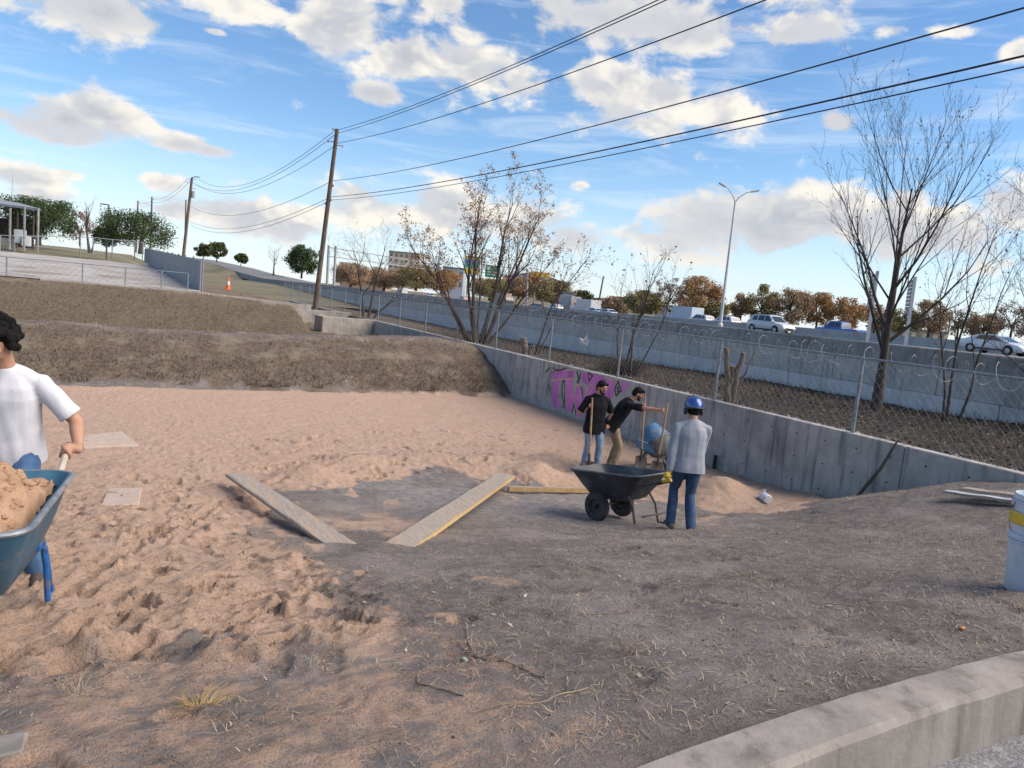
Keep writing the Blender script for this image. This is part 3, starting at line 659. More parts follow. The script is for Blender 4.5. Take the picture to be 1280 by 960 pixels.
# small black pipe end at the foot of the wall
o = MB().tube([(-.06, 3.05, .0), (-.06, 3.05, .26)], .035, 12).lathe([(.042, 0), (.042, .03), (.03, .032), (.028, .0)], (-.06, 3.05, .25), 12).build('drain_pipe', pmat('black_plastic_pipe', (.02, .02, .02), rough=.5), smooth=True)
tag(o, 'short black plastic pipe stub standing at the foot of the wall', 'pipe')

# ------------------------------------------------------------------ trees and shrubs
M_BARK = pmat('grey_brown_bark', (.085, .068, .056), (.048, .038, .032), scale=9, rough=.95, bump=.6, bscale=30, stretch=(1, 1, .3))
M_TWIG = pmat('dark_twig', (.066, .050, .042), (.042, .032, .028), scale=5, rough=.95)
M_STUMP = pmat('cut_trunk_bark', (.16, .125, .095), (.09, .07, .055), scale=7, rough=.95, bump=.5, bscale=25, stretch=(1, 1, .25))
def leafmat(name, a, b, c): return pmat(name, a, b, scale=1.1, rough=.8, c3=c, s3=.55, spec=.2)
M_LEAF = {'orange': leafmat('orange_autumn_leaves', (.46, .255, .115), (.34, .20, .10), (.30, .23, .11)),  # autumn and bare-crown tones lightened to stand in for distance haze
          'olive': leafmat('olive_leaves', (.28, .24, .10), (.20, .175, .075), (.38, .27, .12)),
          'brown': leafmat('brown_leaves', (.38, .265, .17), (.27, .19, .125), (.43, .27, .14)),
          'green': leafmat('dark_green_leaves', (.065, .092, .036), (.042, .062, .026), (.09, .105, .04)),
          'mid': leafmat('mid_green_leaves', (.085, .10, .035), (.05, .066, .025), (.13, .12, .04)),
          'grey': leafmat('bare_twig_haze', (.27, .20, .17), (.20, .15, .13), (.31, .22, .17))}
def tubes_np(paths, sides):
    """paths: list of (points Nx3, radii N) -> one vertex/quad array"""
    V = []; F = []; o = 0
    ang = np.arange(sides)*2*math.pi/sides; ca, sa = np.cos(ang), np.sin(ang)
    for P, r in paths:
        P = np.asarray(P, float); k = len(P); T = np.gradient(P, axis=0); T /= np.linalg.norm(T, axis=1)[:, None]+1e-9
        ref = np.where(np.abs(T[:, 2:3]) < .9, np.array([[0, 0, 1.]]), np.array([[1., 0, 0]])); ref = np.repeat(ref[:1], k, 0)
        A = np.cross(T, ref); A /= np.linalg.norm(A, axis=1)[:, None]+1e-9; B = np.cross(A, T)
        ring = P[:, None]+(A[:, None]*ca[None, :, None]+B[:, None]*sa[None, :, None])*np.asarray(r)[:, None, None]
        V.append(ring.reshape(-1, 3))
        i = np.arange(k-1)[:, None]; j = np.arange(sides)[None]
        F.append((np.stack([i*sides+j, i*sides+(j+1) % sides, (i+1)*sides+(j+1) % sides, (i+1)*sides+j], -1)+o).reshape(-1, 4)); o += k*sides
    return np.concatenate(V), np.concatenate(F)
def grow(rg, p, d, L, r, level, maxlev, out, tips, up=.12, wob=.16, kids=(5, 4, 4, 3), ang=(.5, .6, .7, .7), ratio=(.62, .6, .55, .5), start=.3, rk=(.45, .68)):
    n = max(3, int(5-level*.6)); pts = [np.array(p, float)]; rad = [r]; d = np.array(d, float)/np.linalg.norm(d)
    for i in range(n):
        d = d+rg.normal(0, wob, 3)+np.array([0, 0, up]); d /= np.linalg.norm(d)
        pts.append(pts[-1]+d*L/n); rad.append(r*(1-(i+1)/n*.86))
    out[level].append((np.array(pts), np.array(rad)))
    if level >= maxlev: tips.append(pts[-1]); tips.append(pts[-2]); return
    k = kids[min(level, len(kids)-1)]; k = int(k+rg.integers(0, 2))
    ph = rg.uniform(0, 6.28)
    for i in range(k):
        t = start+(1-start)*(i+rg.uniform(.2, .9))/k; t = min(t, .98); fi = t*n; a = int(fi); q = pts[a]+(pts[min(a+1, n)]-pts[a])*(fi-a)
        dd = pts[min(a+1, n)]-pts[a]; dd = dd/np.linalg.norm(dd)
        s = np.cross(dd, (math.cos(ph+i*2.4), math.sin(ph+i*2.4), .15)); s /= np.linalg.norm(s)+1e-9
        an = ang[min(level, len(ang)-1)]*rg.uniform(.7, 1.25)
        nd = dd*math.cos(an)+s*math.sin(an)
        rr = max(.0035, (r*(1-t*.80))*rg.uniform(*rk))
        grow(rg, q, nd, L*ratio[min(level, len(ratio)-1)]*rg.uniform(.7, 1.15)*(1.15-.45*t), rr, level+1, maxlev, out, tips, up, wob, kids, ang, ratio, .18, (.45, .68))
def leaf_cards(rg, pts, n_each, spread, size, flat=.6):
    P = np.repeat(np.asarray(pts), n_each, 0); P = P+rg.normal(0, spread, P.shape); m = len(P)
    a = rg.normal(size=(m, 3)); a /= np.linalg.norm(a, axis=1)[:, None]; b = rg.normal(size=(m, 3)); b -= a*np.sum(a*b, 1)[:, None]; b /= np.linalg.norm(b, axis=1)[:, None]
    s = size*rg.uniform(.5, 1.3, (m, 1)); a = a*s; b = b*s*flat
    V = np.stack([P-a, P+b*.9, P+a, P-b], 1).reshape(-1, 3); F = np.arange(4*m).reshape(-1, 4)
    return V, F
def bare_tree(name, label, base, stems, seed, maxlev=4, leaf=None, nleaf=0, leafsize=.04, leafspread=.06, group=None, frac=1.0, up=.12, wob=.16, kids=(5, 4, 4, 3), ang=(.5, .6, .7, .7), ratio=(.62, .6, .55, .5), start=.3, cat='tree', wscale=1.0, rk=(.45, .68)):
    """stems: list of (offset, direction, length, radius)"""
    rg = np.random.default_rng(seed); t = thing(name, label, cat, base, 0, group)
    out = [[] for _ in range(maxlev+1)]; tips = []
    for (o, d, L, r) in stems: grow(rg, o, d, L, r, 0, maxlev, out, tips, up, wob, kids, ang, ratio, start, rk)
    for P, r in out[0]: P[0, 2] -= .1; r[0] *= 1.25
    for s_ in out[0]: V, F = tubes_np([s_], 8); fast_mesh('trunk', V, F, M_BARK, t, smooth=True)
    sets = [(out[k], 5 if k == 1 else (4 if k == 2 else 3)) for k in range(1, maxlev+1)]
    VV = []; FF = []; o = 0
    for pa, s in sets:
        if not pa: continue
        V, F = tubes_np(pa, s); VV.append(V); FF.append(F+o); o += len(V)
    cr = fast_mesh('crown', np.concatenate(VV), np.concatenate(FF), M_TWIG, t, smooth=True)
    if nleaf:
        tp = np.array(tips); tp = tp[rg.random(len(tp)) < frac]
        V, F = leaf_cards(rg, tp, nleaf, leafspread, leafsize); fast_mesh('leaves', V, F, leaf, cr)['kind'] = 'stuff'
    return t
def on(px, py, D, dz=0):
    P = at(px, py, D); return P
P = at(583, 420, 27.2); P[0] = max(P[0], .75)
bare_tree('multi_stem_tree', 'spreading many-stemmed tree with tan seed clusters, tallest beside the utility pole', (P[0], P[1], 1.2),
    [((-.28, .1, 0), (-.60, .30, .95), 3.7, .06), ((-.2, .05, 0), (-.46, .22, 1), 4.5, .07), ((-.12, -.1, 0), (-.30, .14, 1), 5.0, .08), ((-.05, 0, 0), (-.12, .06, 1), 5.3, .09), ((.1, .05, 0), (.08, -.02, 1), 5.5, .095), ((.18, -.05, 0), (.28, -.12, 1), 5.2, .085), ((.26, .1, 0), (.44, -.22, 1), 4.8, .08), ((.3, 0, 0), (.60, -.30, .95), 4.0, .065), ((.05, .2, 0), (.0, .4, 1), 4.2, .05)],
    5, maxlev=3, leaf=pmat('tan_seed_clusters', (.34, .20, .12), (.22, .125, .07), scale=6, rough=.9), nleaf=12, leafsize=.034, leafspread=.06, frac=.33, up=.10, wob=.085, kids=(8, 5, 3), ang=(.42, .6, .7), ratio=(.34, .5, .5), start=.34)
P = at(452, 402, 42); P[0] = max(P[0], .9)
bare_tree('bare_tree', 'leafless grey tree rising behind the fence, just right of the tall utility pole', (P[0], P[1], 1.0), [((-.1, 0, 0), (-.2, .1, 1), 4.3, .08), ((.15, 0, 0), (.12, -.1, 1), 4.6, .09), ((.3, .1, 0), (.55, -.2, 1), 3.6, .06)], 17, maxlev=4, up=.06, wob=.14, kids=(5, 4, 4, 3), ang=(.6, .65, .7, .7), ratio=(.55, .55, .5, .5))
P = at(1098, 490, 16.6)
bare_tree('bare_tree', 'tall leafless tree with upswept branches between the fence and the barrier wall', (P[0], P[1], 1.3), [((0, 0, 0), (.02, -.02, 1), 4.9, .11)], 29, maxlev=4, rk=(.34, .56),
    leaf=M_LEAF['brown'], nleaf=1, leafsize=.03, leafspread=.02, frac=.05, up=.17, wob=.085, kids=(17, 6, 4, 3), ang=(.74, .5, .5, .5), ratio=(.72, .5, .48, .45), start=.18)
P = at(1325, 520, 14.5)
bare_tree('bare_tree', 'leafless tree at the right edge with thin branches reaching into the view', (P[0], P[1], 1.3), [((0, 0, 0), (-.08, .03, 1), 4.6, .09), ((.1, .1, 0), (-.30, .14, 1), 3.6, .05)], 41, maxlev=4, up=.10, wob=.12, kids=(8, 5, 4, 3), ang=(.7, .6, .6, .6), ratio=(.6, .55, .5, .45), start=.25)
P = at(782, 462, 20)
bare_tree('sapling_clump', 'clump of thin bare saplings over a dry bush behind the fence', (P[0], P[1], 1.15), [((-.2, 0, 0), (-.22, .1, 1), 2.6, .03), ((0, .1, 0), (-.05, 0, 1), 3.1, .035), ((.15, 0, 0), (.12, -.05, 1), 3.2, .035), ((.25, 0, 0), (.38, -.2, 1), 2.9, .03), ((.1, -.1, 0), (.25, -.05, 1), 2.6, .026)], 53, maxlev=3,
    leaf=M_LEAF['olive'], nleaf=1, leafsize=.04, leafspread=.03, frac=.12, up=.08, wob=.12, kids=(6, 4, 3), ang=(.5, .6, .6), ratio=(.42, .45, .45), start=.35, cat='sapling', group='saplings along the fence')
P = at(668, 432, 24.5)
bare_tree('sapling', 'slender leaning sapling with a few tan leaves beside the short stump', (P[0], P[1], 1.15), [((0, 0, 0), (.3, -.12, 1), 3.9, .04), ((.08, 0, 0), (.5, -.2, 1), 3.0, .03)], 61, maxlev=3,
    leaf=M_LEAF['brown'], nleaf=2, leafsize=.04, leafspread=.04, frac=.3, up=.08, wob=.12, kids=(8, 4, 3), ang=(.6, .7, .7), ratio=(.45, .5, .45), start=.35, cat='sapling', group='saplings along the fence')
P = at(1196, 505, 15.2)
bare_tree('sapling_clump', 'thin bare saplings in front of the barrier wall below the white sedan', (P[0], P[1], 1.3), [((-.35, 0, 0), (-.1, 0, 1), 3.3, .028), ((-.1, .1, 0), (-.05, .02, 1), 4.0, .035), ((.1, 0, 0), (.35, -.15, 1), 3.5, .03)], 67, maxlev=3,
    leaf=M_LEAF['brown'], nleaf=1, leafsize=.03, leafspread=.02, frac=.15, up=.08, wob=.10, kids=(7, 4, 3), ang=(.5, .6, .6), ratio=(.45, .5, .45), start=.3, cat='sapling', group='saplings along the fence')

# cut stumps in the strip
def cut_stump(label, base, limbs, seed):
    rg = np.random.default_rng(seed); t = thing('tree_stump', label, 'stump', base)
    for (o, top, r0, r1) in limbs:
        o = np.array(o); top = np.array(top); k = 7; pts = [o+(top-o)*i/k+rg.normal(0, .012, 3)*(0 < i < k) for i in range(k+1)]
        pts[0][2] -= .1
        l = MB().tube(pts, [r0+(r1-r0)*(i/k)**.6 for i in range(k+1)], 10).build('limb', M_STUMP, t, smooth=True)
        n_ = pts[-1]-pts[-2]; MB().lathe([(r1*.95, 0), (r1*.9, .006), (0, .008)], (0, 0, 0), 10).build('cut_face', pmat('cut_wood', (.42, .32, .2), (.34, .25, .15), scale=20), l, loc=pts[-1]+n_/np.linalg.norm(n_)*.001)
    return t
P = at(906, 500, 15.1)
cut_stump('forked tree stump with sawn limbs behind the fence above the helmeted man', (P[0]+.12, P[1], 1.28), [((0, 0, 0), (-.16, .1, 1.15), .085, .05), ((.05, 0, 0), (.13, -.1, 1.08), .09, .05), ((.02, .05, 0), (.01, .02, .78), .09, .065), ((.06, 0, 0), (.42, -.16, 1.2), .04, .012)], 3)
P = at(654, 443, 24)
cut_stump('short pale tree stump standing on the wall edge near the graffiti', (P[0]+.1, P[1], 1.27), [((0, 0, 0), (-.12, .05, .55), .13, .10), ((.05, 0, 0), (.18, -.1, .32), .11, .08)], 9)

# far leafy trees
def leafy_tree(name, label, px, py, hw_px, h_px, D, kind, seed, group=None, dens=1.0, trunk=True, round_=1.0):
    rg = np.random.default_rng(seed); P = at(px, py, D); s = D/FPX; W = hw_px*s; H = h_px*s
    t = thing(name, label, 'tree', P, 0, group)
    tr = [(np.array([(0, 0, -.5), (rg.normal(0, .05), 0, H*.25), (rg.normal(0, .1)*W, rg.normal(0, .1)*W, H*.6)]), np.array([W*.075, W*.055, W*.02]))]
    for i in range(7):
        a = rg.uniform(0, 6.28); q = np.array([(0, 0, H*rg.uniform(.2, .4)), (math.cos(a)*W*.35, math.sin(a)*W*.35, H*.55), (math.cos(a)*W*.7, math.sin(a)*W*.7, H*rg.uniform(.6, .9))]); tr.append((q, np.array([W*.035, W*.02, W*.006])))
    V, F = tubes_np(tr, 5); fast_mesh('trunk', V, F, M_BARK, t, smooth=True)
    nc = int(40*dens); c = rg.normal(size=(nc, 3)); c /= np.linalg.norm(c, axis=1)[:, None]; c *= (rg.uniform(.35, 1, (nc, 1))**.5)*rg.uniform(.8, 1.08, (nc, 1))
    c = c*np.array([W, W, H*.46])+np.array([0, 0, H*.54])
    V, F = leaf_cards(rg, c, int(95*dens*max(1, min(4, (W/2.7)**2))), W*.12, max(.09, min(.22, D*.0013)), .6)
    V[:, 2] = np.clip(V[:, 2], H*.05, H*1.02)
    cr = fast_mesh('crown', V, F, M_LEAF[kind], t); return t
FT = [(48, 302, 46, 52, 100, 'green', 'broad dark evergreen tree behind the open shed'), (100, 303, 18, 38, 105, 'grey', 'hazy leafless thicket right of the dark evergreen by the shed'),
      (176, 312, 44, 46, 84, 'green', 'round-crowned live oak left of the leaning utility pole'), (133, 312, 14, 28, 92, 'mid', 'small yellow-green bush at the yard lamp'),
      (254, 322, 9, 18, 160, 'mid', 'first small tree on the far hill beside the leaning pole'), (271, 325, 10, 22, 165, 'mid', 'second small tree on the far hill, slightly taller'), (301, 330, 7, 13, 175, 'mid', 'smallest tree on the far hill crest'),
      (377, 345, 19, 38, 150, 'green', 'dark round tree left of the tall utility pole on the hill'),
      (438, 358, 22, 30, 260, 'brown', 'brown autumn tree behind the gantry post'), (480, 362, 24, 28, 280, 'brown', 'tan autumn tree under the sign gantry'), (520, 362, 26, 32, 270, 'olive', 'olive tree beyond the white van on the freeway'), (552, 366, 22, 30, 275, 'orange', 'rusty tree left of the many-stemmed tree'),
      (612, 374, 24, 26, 240, 'olive', 'olive tree below the green freeway sign'), (648, 372, 22, 26, 245, 'brown', 'pale brown tree above the dark box truck'), (690, 380, 26, 30, 230, 'olive', 'olive-brown tree below the orange billboard'), (727, 384, 14, 22, 220, 'mid', 'green tree right of the billboard beyond parked cars'),
      (803, 394, 24, 32, 150, 'olive', 'olive tree behind the bare saplings beyond the freeway'), (833, 396, 18, 50, 150, 'grey', 'half-bare tree left of the orange tree'), (871, 402, 27, 58, 140, 'orange', 'large bright orange autumn tree left of the street light'), (893, 404, 16, 28, 140, 'olive', 'olive shrub tree at the foot of the orange tree'),
      (925, 404, 16, 40, 145, 'brown', 'brown half-bare tree right of the street light'), (950, 406, 20, 52, 142, 'olive', 'olive-brown tree directly behind the white utility vehicle'), (985, 408, 24, 50, 138, 'brown', 'wide brown autumn tree right of the white utility vehicle'), (1020, 410, 20, 46, 140, 'orange', 'rust-coloured tree left of the blue pickup'),
      (1055, 413, 22, 42, 136, 'orange', 'low orange tree behind the blue pickup'), (1092, 416, 18, 36, 136, 'brown', 'brown tree behind the left steel sign post'), (1122, 418, 20, 34, 136, 'olive', 'olive tree between the two steel sign posts'), (1160, 420, 22, 46, 134, 'brown', 'brown tree left of the white sedan'), (1196, 422, 20, 40, 136, 'grey', 'half-bare tree behind the roof of the white sedan'),
      (1228, 424, 20, 34, 132, 'brown', 'low brown tree above the white sedan windscreen'), (1262, 426, 22, 52, 130, 'grey', 'tall reddish half-bare tree at the right edge of the tree line'), (1300, 430, 22, 44, 130, 'brown', 'brown tree cut by the right edge of the picture'), (770, 392, 18, 22, 190, 'brown', 'low tan tree left of the olive tree beyond parked cars')]
for i, (px, py, hw_, h_, D, kind, lab) in enumerate(FT):
    leafy_tree('leafy_tree', lab, px, py, hw_*1.05, h_*(.95 if px > 400 else 1.0), D, kind, 100+i, 'trees beyond the freeway' if px > 400 else 'trees on the left hill', dens=(.62 if kind == 'grey' else 1.15))
P = at(342, 342, 140); bare_tree('bare_tree', 'small leafless tree alone on the far hillside', (P[0], P[1], P[2]-.3), [((0, 0, 0), (0, 0, 1), 4.4, .16)], 71, maxlev=3, kids=(8, 5, 4), ang=(.7, .6, .6), ratio=(.6, .5, .5), wscale=3)
P = at(112, 312, 95); bare_tree('bare_tree', 'pale leafless tree rising from the yard left of the lamp', (P[0], P[1], P[2]-.3), [((0, 0, 0), (0, 0, 1), 5.6, .17), ((.2, 0, 0), (.3, 0, 1), 4, .10)], 73, maxlev=3, kids=(6, 4, 4), ang=(.5, .6, .6), ratio=(.5, .5, .5), start=.4)

# ------------------------------------------------------------------ ground cover nobody could count
def blades(name, label, n, fx, fy, zoff, length, width, mats, seed, lie=.2, keep=None):
    rg = np.random.default_rng(seed); x = fx(rg, n); y = fy(rg, n)
    if keep is not None: k = keep(x, y, rg); x, y = x[k], y[k]
    n = len(x); z = gzv(x, y)+zoff; L = length*rg.uniform(.4, 1.5, n); a = rg.uniform(0, 6.28, n); el = np.clip(rg.normal(lie, .35, n), .02, 1.5)
    d = np.stack([np.cos(a)*np.cos(el), np.sin(a)*np.cos(el), np.sin(el)], -1); s = np.stack([-np.sin(a), np.cos(a), np.zeros(n)], -1)
    P = np.stack([x, y, z], -1); w = (width*rg.uniform(.6, 1.5, n))[:, None]; L = L[:, None]
    bend = np.stack([rg.normal(0, .12, n), rg.normal(0, .12, n), rg.normal(-.05, .06, n)], -1)*L
    M_ = P+d*L*.5+bend*.3+np.array([0, 0, .004]); T = P+d*L+bend; T[:, 2] = np.maximum(T[:, 2], P[:, 2]-.01)
    V = np.stack([P-s*w, P+s*w, M_+s*w*.9, M_-s*w*.9, T], 1).reshape(-1, 3); o = np.arange(n)[:, None]*5
    q = np.concatenate([np.stack([o+0, o+1, o+2], -1)[:, 0], np.stack([o+0, o+2, o+3], -1)[:, 0], np.stack([o+3, o+2, o+4], -1)[:, 0]])
    ob = fast_mesh(name, V, q, mats); tag(ob, label, None, kind='stuff'); return ob
U = lambda a, b: (lambda rg, n: rg.uniform(a, b, n))
M_STRAW = pmat('dry_straw', (.42, .34, .23), (.27, .215, .15), scale=3, rough=.9, c3=(.15, .12, .09), s3=2)
M_BRUSH = pmat('dead_brush', (.085, .064, .048), (.045, .035, .028), scale=2.5, rough=.95, c3=(.13, .10, .07), s3=1.2)
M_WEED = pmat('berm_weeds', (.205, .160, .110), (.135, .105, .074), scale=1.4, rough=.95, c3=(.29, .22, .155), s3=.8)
M_LITTER = pmat('leaf_litter_leaves', (.13, .095, .065), (.07, .05, .036), scale=4, rough=.9, c3=(.22, .175, .13), s3=6)
near = lambda x, y, rg: (rg.random(len(x)) < np.where(sand_mask(x, y)[0] > .45, .05, 1)) & (y > kerb_y(x)+.05)
blades('straw_litter', 'straw bits strewn over the dark soil slope', 26000, U(-12, -.4), lambda rg, n: -6.3+6.6*rg.random(n)**1.25, .004, .045, .0012, M_STRAW, 1, .06, near)
blades('dead_grass', 'thin dead grass blades on the dark soil slope', 6000, U(-10.6, -.3), lambda rg, n: -6.25+6.2*rg.random(n)**1.2, .0, .055, .0011, M_BRUSH, 2, .5, lambda x, y, rg: near(x, y, rg) & (fbm(x*1.1, y*1.1, 77, 3)+rg.normal(0, .12, len(x)) > .10))
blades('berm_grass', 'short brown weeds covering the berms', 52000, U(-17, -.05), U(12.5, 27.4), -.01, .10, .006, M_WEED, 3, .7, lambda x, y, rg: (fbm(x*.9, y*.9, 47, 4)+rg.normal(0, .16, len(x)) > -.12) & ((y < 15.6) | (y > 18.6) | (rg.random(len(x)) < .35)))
blades('berm_toe_weeds', 'ragged weeds along the foot of the berm', 9000, U(-17, -.05), lambda rg, n: 12.45+1.6*rg.random(n)**2, -.01, .15, .006, pmat('dark_toe_weeds', (.155, .125, .09), (.10, .08, .06), scale=1.4, rough=.95), 33, .6, lambda x, y, rg: y > 12.35+.5*fbm(x*1.7, y*0, 44, 3)+.2)
blades('strip_brush', 'tangle of dead vines and weeds between fence and barrier wall', 22000, lambda rg, n: .3+6.1*rg.random(n)**.75, lambda rg, n: -6+34*rg.random(n)**1.3, -.01, .17, .004, M_BRUSH, 4, .75, lambda x, y, rg: fbm(x*.6, y*.6, 91, 3)+(x-2.5)*.16+rg.normal(0, .2, len(x)) > -.1)
def litter(name, label, n, fx, fy, size, mat, seed, keep=None):
    rg = np.random.default_rng(seed); x = fx(rg, n); y = fy(rg, n)
    if keep is not None: k = keep(x, y, rg); x, y = x[k], y[k]
    n = len(x); P = np.stack([x, y, gzv(x, y)+.008], -1); a = rg.uniform(0, 6.28, n); s = (size*rg.uniform(.4, 1.5, n))[:, None]
    u = np.stack([np.cos(a), np.sin(a), rg.normal(0, .25, n)], -1)*s; v = np.stack([-np.sin(a), np.cos(a), rg.normal(0, .35, n)], -1)*s*.5
    V = np.stack([P-u, P+v, P+u, P-v+np.array([0, 0, .006])], 1).reshape(-1, 3)
    ob = fast_mesh(name, V, np.concatenate([np.arange(4*n).reshape(-1, 4)[:, [0, 1, 2]], np.arange(4*n).reshape(-1, 4)[:, [0, 2, 3]]]), mat); tag(ob, label, None, kind='stuff')
litter('leaf_litter', 'fallen leaves scattered in the strip behind the fence', 9000, U(.25, 6.4), lambda rg, n: -6+30*rg.random(n)**1.3, .035, M_LITTER, 5)
litter('wood_chips', 'pale chips and leaves scattered on the dark soil', 550, U(-10.8, -.4), lambda rg, n: -6.2+6.5*rg.random(n)**1.2, .014, pmat('pale_chips', (.40, .34, .28), (.26, .21, .17), scale=5, rough=.9), 6, lambda x, y, rg: near(x, y, rg) & (fbm(x*1.2, y*1.2, 63, 3)+rg.normal(0, .2, len(x)) > .0))
def pebbles(name, label, n, fx, fy, size, mat, seed, keep=None):
    rg = np.random.default_rng(seed); x = fx(rg, n); y = fy(rg, n)
    if keep is not None: k = keep(x, y, rg); x, y = x[k], y[k]
    n = len(x); P = np.stack([x, y, gzv(x, y)+size*.15], -1); s = (size*rg.uniform(.35, 1.4, n))[:, None, None]
    base = np.array([(1, 0, 0), (0, 1, 0), (-1, 0, 0), (0, -1, 0), (0, 0, .8), (0, 0, -.8)])[None]*s*rg.uniform(.6, 1.3, (n, 6, 1)); a = rg.uniform(0, 6.28, n); c, s_ = np.cos(a), np.sin(a)
    B = base.copy(); B[..., 0] = base[..., 0]*c[:, None]-base[..., 1]*s_[:, None]; B[..., 1] = base[..., 0]*s_[:, None]+base[..., 1]*c[:, None]
    V = (P[:, None]+B).reshape(-1, 3); f = np.array([(0, 1, 4), (1, 2, 4), (2, 3, 4), (3, 0, 4), (1, 0, 5), (2, 1, 5), (3, 2, 5), (0, 3, 5)])
    ob = fast_mesh(name, V, (f[None]+np.arange(n)[:, None, None]*6).reshape(-1, 3), mat, smooth=False); tag(ob, label, None, kind='stuff')
pebbles('rubble', 'dark stones and clods lying along the top of the retaining wall', 2600, lambda rg, n: .22+.55*rg.random(n)**2, U(-3.4, 20), .035, pmat('dark_stone', (.10, .09, .085), (.05, .045, .04), scale=8, rough=.9, c3=(.35, .33, .31), s3=5), 7)
pebbles('soil_clods', 'small crumbs of dark soil on the slope', 7000, U(-10.8, -.4), lambda rg, n: -6.25+6.2*rg.random(n)**1.3, .0058, pmat('soil_crumb', (.19, .165, .15), (.11, .095, .088), scale=9, rough=.95), 8, near)
pebbles('sand_crumbs', 'small lumps of damp sand in the trampled pit', 5000, U(-12, -8.8), lambda rg, n: -4.9+7*rg.random(n)**1.3, .0055, pmat('sand_crumb', (.40, .265, .185), (.30, .20, .14), scale=9, rough=.95), 9, lambda x, y, rg: (sand_mask(x, y)[0] > .5) & (fbm(x*2.4, y*2.4, 61, 3)+rg.normal(0, .1, len(x)) > .05))
pebbles('kerb_rubble', 'crumbled earth lodged behind the kerb', 900, U(-9.5, -2), lambda rg, n: rg.uniform(0, .14, n), .017, pmat('soil_lump', (.15, .12, .10), (.09, .07, .06), scale=9, rough=.95), 10) if False else None
# dry bush at the foot of the saplings, dry grass tufts near the camera
def tuft(name, label, cat, base, n, L, w, mat, seed, spread, lean=.9):
    rg = np.random.default_rng(seed); a = rg.uniform(0, 6.28, n); el = np.clip(rg.normal(lean, .4, n), .05, 1.5); r_ = rg.uniform(0, 1, n)**.7*spread
    x = np.cos(a)*r_*rg.uniform(.2, 1, n); y = np.sin(a)*r_*rg.uniform(.2, 1, n); paths = []
    a2 = a+rg.normal(0, .8, n)
    for i in range(n):
        l = L*rg.uniform(.4, 1.2); d = np.array([math.cos(a2[i])*math.cos(el[i]), math.sin(a2[i])*math.cos(el[i]), math.sin(el[i])]); p = np.array([x[i], y[i], -.01])
        paths.append((np.array([p, p+d*l*.5, p+d*l*.85+np.array([d[0], d[1], -.5])*l*.2]), np.array([w, w*.8, w*.25])))
    V, F = tubes_np(paths, 3); t = thing(name, label, cat, base); fast_mesh('blades', V, F, mat, t)['kind'] = 'stuff'; return t
P = at(775, 452, 20.5); tuft('dry_bush', 'round tangled dead bush below the thin saplings', 'bush', (P[0]+.1, P[1], gz(P[0]+.1, P[1])), 900, .75, .005, M_BRUSH, 1, .55, .8)
tuft('dry_grass_tuft', 'golden dry grass tuft in the near soil, lower left', 'grass tuft', (-10.21, -5.33, gz(-10.21, -5.33)), 90, .11, .0015, pmat('golden_straw', (.46, .33, .13), (.32, .22, .09), scale=8), 2, .07, .5)
tuft('dry_grass_tuft', 'sparse straw tuft at the left edge above the wooden block', 'grass tuft', (-10.62, -5.0, gz(-10.62, -5.0)), 26, .13, .0014, M_STRAW, 3, .06, .6)
tuft('dry_grass_tuft', 'small dry weed beside the kerb under the bucket', 'grass tuft', (-6.15, -5.95, gz(-6.15, -5.95)), 60, .08, .0013, M_STRAW, 4, .06, .7)
for i, (px, py, x, y, lab) in enumerate([(960, 655, -2.6, -1.6, 'greenish weed on the slope left of the drain pipe'), (1245, 615, -1.2, -2.9, 'green weed by the loose boards at the right'), (1010, 770, -6.6, -4.4, 'dry weed in the middle of the soil slope'), (915, 890, -8.5, -5.6, 'straw blade cluster near the end of the kerb')]):
    tuft('weed', lab, 'weed', (x, y, gz(x, y)), 40, .10, .0015, M_WEED if i > 1 else M_LEAF['mid'], 20+i, .07, .9)
# larger fallen twigs
for i, (pts, r_, lab) in enumerate([([(-8.98, -5.72), (-9.02, -5.5), (-9.08, -5.25), (-9.06, -5.05)], .004, 'long bent twig lying in the foreground'), ([(-9.06, -5.2), (-8.98, -5.02), (-8.9, -4.85)], .003, 'short twig touching the long bent twig'), ([(-8.3, -4.9), (-8.05, -5.02), (-7.85, -5.1)], .0025, 'straight pale twig on the soil near the kerb end'), ([(-6.9, -5.3), (-6.6, -5.45), (-6.35, -5.5)], .003, 'forked twig beside the kerb'), ([(-8.9, -5.9), (-9.15, -5.95), (-9.4, -5.9)], .003, 'crooked root fragment at the bottom edge'), ([(-9.35, -5.75), (-9.45, -5.55), (-9.4, -5.4)], .0035, 'thin pale stalk on grey soil')]):
    m = MB(); rgt = np.random.default_rng(300+i); ts = np.linspace(0, len(pts)-1, 14); px_ = np.interp(ts, range(len(pts)), [p[0] for p in pts])+rgt.normal(0, .007, 14).cumsum()*.6; py_ = np.interp(ts, range(len(pts)), [p[1] for p in pts])+rgt.normal(0, .007, 14).cumsum()*.6
    q = [(px_[k], py_[k], gz(px_[k], py_[k])+r_+.002) for k in range(14)]; m.tube(q, list(np.linspace(r_, r_*.45, 14)), 6)
    a = q[5]; m.tube([a, (a[0]+.07, a[1]+.06, gz(a[0]+.07, a[1]+.06)+.012)], [r_*.6, r_*.3], 5)
    tag(m.build('twig', pmat('pale_twig', (.30, .23, .17), (.19, .14, .10), scale=20), smooth=True), lab, 'twig', 'fallen twigs')

